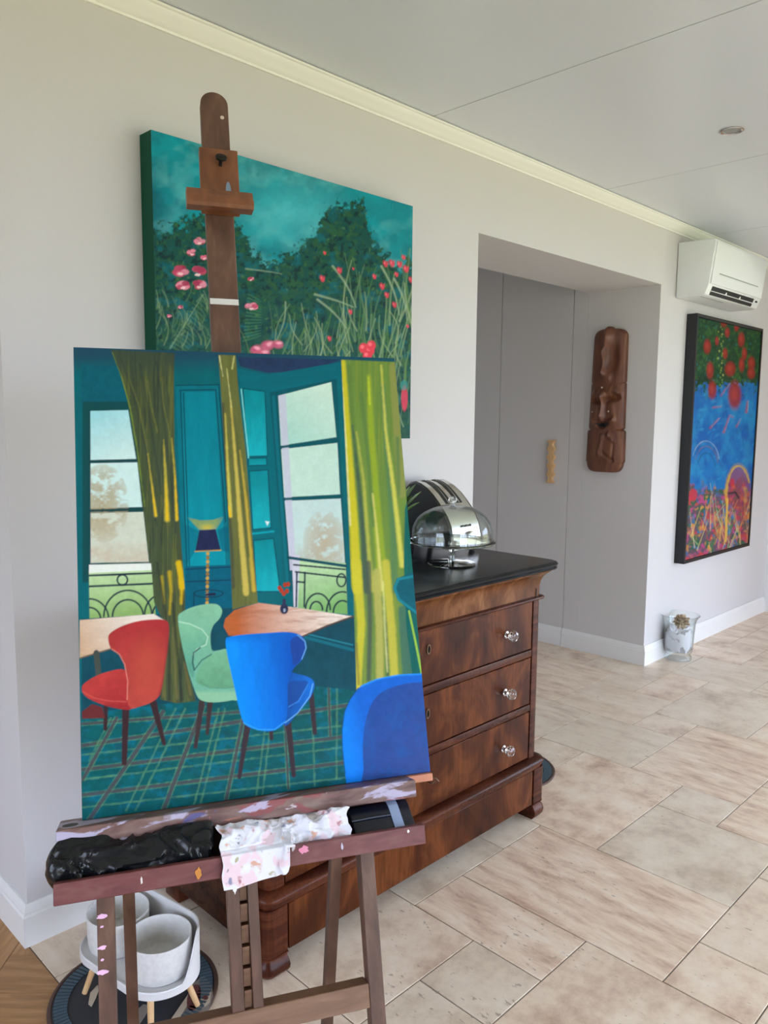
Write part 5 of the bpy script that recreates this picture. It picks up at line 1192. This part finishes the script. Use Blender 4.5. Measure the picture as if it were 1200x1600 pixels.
# ---- jungle painting on the wall
def pb(px, py):
    p = Paint(px, py, (16, 122, 132))
    j = lambda x, y: (200+x/2.5, 140+y/2.5); J = lambda *l: [j(*q) for q in l]
    p.mix(np.clip((p.fbm(40, 30, 1)-.35)*2.5, 0, 1), (6, 140, 152), .9); p.mix(np.clip((p.fbm(34, 26, 2)-.45)*3, 0, 1), (92, 168, 172), .6); p.mix(np.clip((p.fbm(22, 22, 3)-.5)*4, 0, 1), (4, 100, 112), .55)
    p.mix(np.clip(1-np.hypot((px-j(640, 0)[0])/110, (py-j(0, 480)[1])/70), 0, 1), (70, 176, 186), .75)
    p.mix(np.clip((j(190, 0)[0]-px)/60, 0, 1)*np.clip((py-j(0, 260)[1])/60, 0, 1), (12, 58, 74), .85)
    edge = p.fbm(11, 9, 7)*44-22+(p.fbm(4, 4, 8)-.5)*26
    x = np.array([0, 90, 200, 300, 400, 480, 540, 600, 690, 770, 850, 920, 940, 1000, 1060, 1200]); yv = np.array([520, 540, 520, 480, 500, 600, 670, 660, 590, 480, 440, 430, 540, 640, 670, 650])
    top = np.interp(px, 200+x/2.5, 140+yv/2.5)
    dk = np.clip((py+edge-top)/9, 0, 1)
    p.mix(dk, (16, 66, 58), .95); p.mix(dk*np.clip((p.fbm(7, 6, 9)-.45)*5, 0, 1), (40, 84, 50), .8); p.mix(dk*np.clip((p.fbm(6, 6, 10)-.55)*6, 0, 1), (10, 40, 44), .85)
    low = np.clip((py-j(0, 760)[1])/40, 0, 1); p.mix(low*np.clip((p.fbm(30, 16, 12)-.4)*3, 0, 1), (30, 78, 68), .7); p.mix(low*np.clip((p.fbm(14, 20, 13)-.55)*4, 0, 1), (8, 50, 62), .8)
    p.mix(np.clip((p.fbm(18, 14, 14)-.6)*6, 0, 1)*dk, (0, 98, 112), .6)
    rs = random.Random(19)
    for k in range(520):
        xx, yy = rs.uniform(60, 1120), rs.uniform(400, 1050)
        if yy < np.interp(xx, x, yv)-25: continue
        X, Y = j(xx, yy); p.ell(X, Y, rs.uniform(1.2, 3.4), rs.uniform(.9, 2.2), rs.choice([(24, 70, 50), (52, 96, 52), (14, 52, 56), (74, 112, 66), (10, 84, 92)]), .65, .5, rs.uniform(0, 3))
    rs = random.Random(9)
    def blade(x0, y0, x1, y1, w, c, bend=0):
        q = [(x0+(x1-x0)*t+bend*math.sin(math.pi*t), y0+(y1-y0)*t) for t in np.linspace(0, 1, 7)]; p.line([j(*z) for z in q], (w*1.2, w*.5), c, .62, soft=1.1)
    gc = [(96, 128, 92), (130, 156, 112), (70, 108, 84), (150, 168, 128), (86, 124, 60)]
    for k in range(70):
        x0 = rs.uniform(850, 1120); y0 = rs.uniform(900, 1250); x1 = x0+rs.uniform(-60, 70); blade(x0, y0, x1, y0-rs.uniform(120, 330), rs.uniform(.8, 3), rs.choice(gc), rs.uniform(-25, 25))
    for k in range(90):
        x0 = rs.uniform(80, 1120); y0 = rs.uniform(1080, 1340); blade(x0, y0, x0+rs.uniform(-50, 50), y0-rs.uniform(60, 200), rs.uniform(.8, 2.4), rs.choice(gc), rs.uniform(-25, 25))
    for k in range(46):
        x0 = rs.uniform(560, 900); y0 = rs.uniform(950, 1120); blade(x0, y0, x0+rs.uniform(-60, 60), y0-rs.uniform(60, 180), rs.uniform(.8, 2.2), rs.choice(gc), rs.uniform(-25, 25))
    for q in (((730, 800), (880, 850), 3), ((800, 690), (890, 850), 3), ((740, 820), (850, 930), 3), ((460, 700), (600, 720), 1.6), ((615, 830), (580, 980), 2), ((990, 690), (1060, 880), 3), ((1040, 740), (1090, 900), 3)): blade(*q[0], *q[1], q[2], (150, 172, 140), 12)
    for k in range(16):   # fern
        t = k/15; x0, y0 = 165+120*t, 1000-200*t; blade(x0, y0, x0+60-20*t, y0+40+10*t, 1.4, (84, 120, 88), 6)
    blade(165, 1010, 295, 800, 1.6, (130, 160, 128), 0)
    for k in range(14): t = k/13; blade(470-20*t, 800+14*k, 520, 830+10*k, 1.2, (70, 130, 90), 5)
    for k in range(60):
        x0, y0 = rs.uniform(100, 330), rs.uniform(820, 1020); blade(x0, y0, x0+rs.uniform(-30, 30), y0-rs.uniform(20, 90), rs.uniform(.7, 1.6), rs.choice(gc[:3]), 5)
    for cx, cy, r in ((280, 592, 9), (250, 636, 8), (205, 708, 13), (272, 712, 13), (215, 765, 11), (278, 762, 11), (298, 655, 6), (480, 740, 5), (482, 848, 10), (205, 850, 4), (160, 884, 4)):
        X, Y = j(cx, cy)
        for q in range(9):
            a_ = rs.uniform(0, 6.28); p.ell(X+r*.55*math.cos(a_), Y+r*.35*math.sin(a_), r*.5, r*.34, rs.choice([(176, 62, 92), (206, 92, 124), (150, 44, 76), (206, 130, 150)]), .9)
        p.ell(X, Y+r*.35, r*.35, r*.18, (232, 196, 200), .8)
    for cx, cy, r in ((768, 638, 5), (758, 738, 9), (825, 706, 9), (880, 700, 4), (868, 868, 7), (962, 730, 7), (992, 768, 9), (1010, 802, 8), (1040, 840, 8), (1005, 680, 9), (1030, 678, 10), (1060, 682, 9), (1085, 700, 10), (1076, 655, 7), (1104, 742, 8), (1048, 722, 7), (1092, 924, 5), (786, 972, 7)):
        X, Y = j(cx, cy); p.ell(X, Y, r*.36, r*.6, (188, 46, 66), .9, .3, -.5); p.ell(X+r*.22, Y+r*.1, r*.2, r*.5, (206, 70, 88), .8, .4, .4); p.ell(X-1, Y-1, r*.14, r*.26, (228, 116, 126), .7, .5)
    for cx, cy, r in ((500, 1015, 17), (545, 1000, 20), (585, 995, 16), (530, 1030, 18)):
        X, Y = j(cx, cy); p.ell(X, Y, r*.5, r*.36, (202, 92, 124), .9, .35, rs.uniform(-.6, .6)); p.ell(X+2, Y-2, r*.3, r*.14, (232, 164, 184), .75, .5, rs.uniform(-.8, .4)); p.ell(X-3, Y+1, r*.22, r*.12, (176, 66, 104), .7, .5, .5)
    for cx, cy in ((920, 1010), (945, 1020), (935, 1040), (950, 1000)): X, Y = j(cx, cy); p.ell(X, Y, 7, 8, (214, 58, 76), .95); p.ell(X-2, Y-2, 3, 3, (240, 120, 130), .7)
    X, Y = j(1080, 1205); p.ell(X, Y, 5, 20, (196, 56, 84), .9); p.ell(*j(1078, 1155), 6, 8, (40, 130, 130), .7)
    p.c *= (1+.12*(p.fbm(4, 4, 60)-.5))[:, None]
    return p.c
YPB = 2.05
jp = empty('jungle_painting', (1.68, 2.08, 1.382), 'large unframed teal jungle painting with pink flowers on the wall behind the easel', 'painting')
canvas_mesh('canvas', (1.142, YPB, 2.237), (2.196-1.142+.004, 0, 0), (0, 0, 1.382-2.237), 420, 336, YW-.002-YPB, pb, (14, 70, 54), jp, M['oil'], 1.25)

# ---- framed garden painting at the far right
def pcn(px, py):
    p = Paint(px, py, (24, 110, 178))
    k = lambda x, y: (1000+x/2.286, 360+y/2.286); K_ = lambda *l: [k(*q) for q in l]
    p.mix(np.clip((p.fbm(14, 26, 1)-.4)*3, 0, 1), (20, 86, 160), .8); p.mix(np.clip((p.fbm(10, 20, 2)-.5)*4, 0, 1), (40, 140, 190), .6)
    top = k(0, 560)[1]+(p.fbm(4, 5, 3)-.5)*34-np.clip((px-k(300, 0)[0])/60, 0, 1)*8
    g_ = np.clip((top-py)/4, 0, 1); p.mix(g_, (28, 66, 34), .97); p.mix(g_*np.clip((p.fbm(4, 6, 4)-.5)*5, 0, 1), (52, 98, 44), .8); p.mix(g_*np.clip((p.fbm(7, 9, 5)-.55)*5, 0, 1), (12, 42, 30), .8)
    lo = np.clip((py-k(0, 900)[1]+(p.fbm(8, 9, 6)-.5)*50)/14, 0, 1)
    p.mix(lo, (96, 70, 74), .9); p.mix(lo*np.clip((p.fbm(7, 9, 7)-.5)*6, 0, 1), (36, 98, 66), .9); p.mix(lo*np.clip((p.fbm(7, 8, 8)-.56)*7, 0, 1), (196, 62, 64), .85); p.mix(lo*np.clip((p.fbm(6, 8, 9)-.58)*7, 0, 1), (206, 140, 62), .8); p.mix(lo*np.clip((p.fbm(6, 7, 10)-.6)*7, 0, 1), (190, 70, 130), .8); p.mix(lo*np.clip((p.fbm(6, 8, 11)-.62)*7, 0, 1), (40, 110, 170), .8)
    rs = random.Random(6)
    for q in range(260):
        X, Y = k(rs.uniform(190, 430), rs.uniform(320, 600)); p.ell(X, Y, rs.uniform(.6, 1.6), rs.uniform(1, 3), rs.choice([(44, 92, 42), (16, 48, 30), (70, 116, 56), (30, 110, 120)]), .6, .5, rs.uniform(-.6, .6))
    for q in range(90):
        X, Y = k(rs.uniform(190, 420), rs.uniform(560, 900)); p.ell(X, Y, rs.uniform(2, 5), rs.uniform(1, 2.4), rs.choice([(18, 84, 160), (50, 150, 196), (30, 110, 150), (40, 90, 176)]), .4, .6, rs.uniform(-1, 0))
    for cx, cy, rx, ry in ((300, 330, 11, 16), (312, 365, 9, 18), (240, 415, 13, 26), (275, 395, 7, 16), (345, 345, 9, 16), (362, 390, 12, 26), (250, 500, 13, 30), (258, 570, 15, 32), (304, 440, 9, 20), (322, 495, 19, 26), (363, 480, 10, 26), (373, 440, 9, 22), (398, 475, 13, 24), (397, 510, 14, 20), (338, 588, 23, 50)):
        X, Y = k(cx, cy); p.ell(X, Y, rx/2.286, ry/2.286, (142, 42, 36), .9, .25); p.ell(X-.6, Y-1.5, rx/5, ry/5.5, (176, 66, 56), .6, .5)
    for q in range(26): p.ell(*k(290+7*math.sin(q*2.3)+rs.uniform(-5, 5), 345+8.6*q), rs.uniform(.8, 1.5), rs.uniform(1.2, 2.2), rs.choice([(140, 158, 70), (110, 140, 60), (170, 176, 96)]), .75, .4)
    for l in (((262, 632), (288, 630)), ((252, 705), (282, 672)), ((300, 720), (320, 660), (332, 668)), ((345, 700), (358, 675)), ((380, 650), (384, 610)), ((290, 590), (318, 550))): p.line(K_(*l), (3.2, 1.6), (158, 66, 84), .75, soft=1.2, wob=1.2); p.line([(x+1.8, y-1.6) for x, y in K_(*l)], (.8, .5), (140, 170, 200), .55, wob=.6)
    p.line([*arc(*k(235, 830), 21, 34, 200, 350)], (1.6, 1.2), (130, 152, 180), .75, wob=.7); p.line([*arc(*k(237, 840), 18, 30, 200, 350)], 1.6, (110, 96, 116), .7, wob=.7); p.line([*arc(*k(237, 850), 14, 24, 200, 350)], 2, (24, 92, 130), .7, wob=.7)
    rs = random.Random(5)
    p.ell(*k(350, 930), 19, 38, (150, 60, 70), .6)
    for q in range(60):
        x0, y0 = rs.uniform(175, 395), rs.uniform(1010, 1190); x1 = x0+rs.uniform(-45, 45)
        p.line(K_((x0, y0), (x1, y0-rs.uniform(40, 150))), (rs.uniform(.9, 1.6), .5), rs.choice([(206, 186, 110), (166, 184, 130), (206, 140, 70), (170, 56, 80), (80, 130, 80), (216, 200, 150)]), .75)
    p.line([*arc(*k(352, 960), 19.5, 52, 178, 330)], (3.6, 2.6), (200, 160, 66), .9, wob=.9, soft=1); p.line([*arc(*k(352, 960), 22, 56, 190, 320)], 1.0, (160, 150, 80), .7, wob=.8)
    for q in range(46):
        X, Y = k(rs.uniform(300, 392), rs.uniform(900, 1120)); p.ell(X, Y, rs.uniform(1, 3), rs.uniform(1.5, 5), rs.choice([(176, 54, 70), (196, 100, 60), (130, 50, 90), (210, 150, 80), (60, 100, 70)]), .6, .5, rs.uniform(-.5, .5))
    p.line(K_((312, 960), (306, 1110)), 3.4, (214, 170, 72), .9); p.line(K_((318, 940), (340, 935), (352, 955)), 3, (40, 40, 52), .9)
    for q in ((190, 945, 15, 22), (330, 900, 8, 14)): p.ell(*k(q[0], q[1]), q[2]/2.286, q[3]/2.286, (190, 48, 66), .85)
    return p.c
fx0, fx1, fz0, fz1, fy = 4.703, 5.782, .580, 2.102, 2.050
gp = empty('framed_painting', ((fx0+fx1)/2, 2.08, fz0), 'tall blue and green garden painting with red fruit in a thin black frame', 'painting')
M['frame'] = mat('black_frame', (.012, .013, .016), .35)
canvas_mesh('canvas', (fx0+.022, fy+.006, fz1-.022), (fx1-fx0-.044, 0, 0), (0, 0, -(fz1-fz0)+.044), 160, 360, .03, pcn, (20, 20, 24), gp, M['oil'], .95)
for nm, a_, b_ in (('frame_bar', (fx0, fy, fz0), (fx0+.02, YW-.002, fz1)), ('frame_bar', (fx1-.02, fy, fz0), (fx1, YW-.002, fz1)), ('frame_bar', (fx0+.0202, fy, fz1-.02), (fx1-.0202, YW-.002, fz1)), ('frame_bar', (fx0+.0202, fy, fz0), (fx1-.0202, YW-.002, fz0+.02))):
    MB().box(a_, b_).build(nm, M['frame'], gp)

# ------------------------------------------------------------------ in the tray: black bag, rag, navy folder
def crumple(pnt, fq, amp, seed, octv=4):
    p = Vector(pnt)*fq+Vector((seed, seed*.3, 0)); v = 0; a = 1
    for o in range(octv):
        v += a*(1-3.2*abs(mnoise.noise(p))); p = p*2.05+Vector((3.1, 1.7, 2.3)); a *= .5
    return v*amp
M['bag'] = mat('black_polythene', (.008, .009, .011), .22, spec=.38)
nu, nv_ = 190, 64; vs = []; fs = []
u0, u1 = -.050, .199
for i in range(nu+1):
    t = i/nu; u = u0+(u1-u0)*t
    en = min(1, math.sqrt(max(0, 1-((.07-t)/.07)**2)) if t < .07 else 1)*(1 if t < .95 else .75+.25*math.sqrt(max(0, 1-((t-.95)/.05)**2)))
    rv = (.030+.004*math.sin(t*9))*en; rn = (.036+.003*math.cos(t*11))*en
    for k in range(nv_):
        a = 2*math.pi*k/nv_
        cv_, cn_ = -.0545, .046
        q = (u*1.0, rv*math.sin(a), rn*math.cos(a))
        d = crumple((u*.8+.02*math.sin(a*2+u*40), q[1]*1.2, q[2]*1.2), 19, .0058*en, 2.0, 2)-.002*en+crumple((u*.5+q[1]*1.3, q[1]*1.5-u*.3, q[2]), 44, .0016*en, 5.0, 1)
        v = cv_+(rv+d)*math.sin(a); n = cn_+(rn+d)*math.cos(a)
        v = max(v, -.0878); n = min(max(n, .0075), .0995 if v > -.066 else .0845)
        vs.append(Ep(u+d*.6, v, n))
for i in range(nu):
    for k in range(nv_):
        q = (k+1) % nv_; fs.append((i*nv_+k, i*nv_+q, (i+1)*nv_+q, (i+1)*nv_+k))
fs += [tuple(range(nv_))[::-1], tuple(range(nu*nv_, (nu+1)*nv_))]
bg_ = MB().add(vs, fs).build('plastic_bag', M['bag'], smooth=True); tag(bg_, 'crumpled black plastic bag rolled up in the easel tray', 'plastic bag')

def rag_mat():
    m = mat('paint_rag', (.78, .77, .82), .85, sheen=.2); b = m.node_tree.nodes['Principled BSDF']; tc = N(m, 'ShaderNodeTexCoord'); cur = None
    base = (.76, .76, .84)
    for k, (c, sc_, th) in enumerate((((230, 196, 206), 26, .56), ((206, 140, 96), 42, .645), ((100, 116, 150), 40, .68), ((160, 70, 80), 46, .69), ((160, 150, 80), 50, .70), ((90, 80, 86), 60, .72))):
        n = N(m, 'ShaderNodeTexNoise'); n.inputs['Scale'].default_value = sc_; n.inputs['Detail'].default_value = 3
        mp = N(m, 'ShaderNodeMapping'); mp.inputs['Location'].default_value = (k*3.1, k*1.7, k); L(m, tc.outputs['Object'], mp.inputs[0]); L(m, mp.outputs[0], n.inputs['Vector'])
        mr = N(m, 'ShaderNodeMapRange'); mr.inputs[1].default_value = th-.03; mr.inputs[2].default_value = th+.03; mr.clamp = True; L(m, n.outputs[0], mr.inputs[0])
        mx = N(m, 'ShaderNodeMix', data_type='RGBA'); ml = N(m, 'ShaderNodeMath', operation='MULTIPLY'); ml.inputs[1].default_value = .75; L(m, mr.outputs[0], ml.inputs[0]); L(m, ml.outputs[0], mx.inputs[0])
        if cur: L(m, cur, mx.inputs[6])
        else: mx.inputs[6].default_value = (*base, 1)
        mx.inputs[7].default_value = (*lin(c), 1); cur = mx.outputs[2]
    L(m, cur, b.inputs['Base Color']); return m
M['rag'] = rag_mat()
nu, nv_ = 150, 90; vs = []; fs = []
for i in range(nu+1):
    t = i/nu; u = .207+(.420-.207)*t
    hang = -.113+.030*max(0, t-.10) if t < .46 else -.102+(.036)*min(1, (t-.46)/.06)
    # section path in (n, v): under ledge, over the bundle, over the tray front, down
    if t < .5: path = [(.028, -.036), (.050, -.034), (.075, -.045), (.094, -.060), (.1035, -.0645), (.1045, -.078), (.1045, hang)]
    else: path = [(.022, -.040), (.036, -.034), (.055, -.036), (.070, -.046), (.078, -.060), (.080, -.072), (.076, -.084)]
    if .44 < t < .56:
        f = (t-.44)/.12; pA = [(.028, -.036), (.050, -.034), (.075, -.045), (.094, -.060), (.1035, -.0645), (.1045, -.078), (.1045, hang)]; pB = [(.022, -.040), (.036, -.034), (.055, -.036), (.070, -.046), (.078, -.060), (.080, -.072), (.076, -.084)]
        path = [(a[0]*(1-f)+b[0]*f, a[1]*(1-f)+b[1]*f) for a, b in zip(pA, pB)]
        if f < .75: path = [(n_ if q < 4 else max(n_, .1045), v_ if q < 4 else max(v_, -.0645) if f > .3 else v_) for q, (n_, v_) in enumerate(path)]
    P = np.array(path); s_ = np.concatenate([[0], np.cumsum(np.hypot(*np.diff(P, axis=0).T))]); s_ /= s_[-1]
    for k in range(nv_+1):
        w_ = k/nv_; n = np.interp(w_, s_, P[:, 0]); v = np.interp(w_, s_, P[:, 1])
        am = .012 if t > .42 else (.011 if w_ < .55 else .0032)
        d = max(0, crumple((u*1.4, w_*.10, .3), 13, am, 9.0, 2))+max(0, crumple((u, w_*.14, .1), 34, am*.25, 4.0, 2))
        d += .0015
        dv = d*.7 if w_ < .6 else 0
        vs.append(Ep(u+.25*d*math.sin(w_*20), min(v+dv, -.0315 if n < .0505 else .0), n+d*.8))
for i in range(nu):
    for k in range(nv_):
        a = i*(nv_+1)+k; fs.append((a, a+1, a+nv_+2, a+nv_+1))
rg_ = MB().add(vs, fs).build('paint_rag', M['rag'], smooth=True, fix=False); tag(rg_, 'white cotton rag smeared with paint hanging over the easel tray', 'rag')
md = rg_.modifiers.new('thickness', 'SOLIDIFY'); md.thickness = .0012; md.offset = 0

fo = empty('navy_pouch', tuple(Ep(.484, -.088, .04)), 'dark navy plastic pouch with pale blue strap at the tray right end', 'pouch')
M['navy'] = mat('navy_plastic', (.006, .009, .020), .22, spec=.6)
fp_ = [(.010, -.0365), (.034, -.034), (.046, -.040), (.083, -.074), (.083, -.080), (.060, -.087), (.012, -.087)]
MB().prism([Ep(.430, v, n) for n, v in fp_], [Ep(.538, v, n) for n, v in fp_]).build('pouch_body', M['navy'], fo, bevel=.003, seg=2)
st = [(.0105, -.0345), (.0345, -.0320), (.0475, -.0383), (.0852, -.0735), (.0838, -.0748), (.046, -.0405), (.034, -.0342), (.0105, -.0366)]
st = [(n+.0004, v+.0004) for n, v in st]
MB().prism([Ep(.500+.0*n, v, n) for n, v in st], [Ep(.517, v, n) for n, v in st]).build('strap', mat('pale_blue_strap', lin((142, 158, 190)), .6), fo)
MB().tube([Ep(.43, -.052, .061), Ep(.47, -.051, .060), Ep(.50, -.051, .060)], .0012).build('welt', mat('navy_welt', (.03, .04, .07), .3), fo)
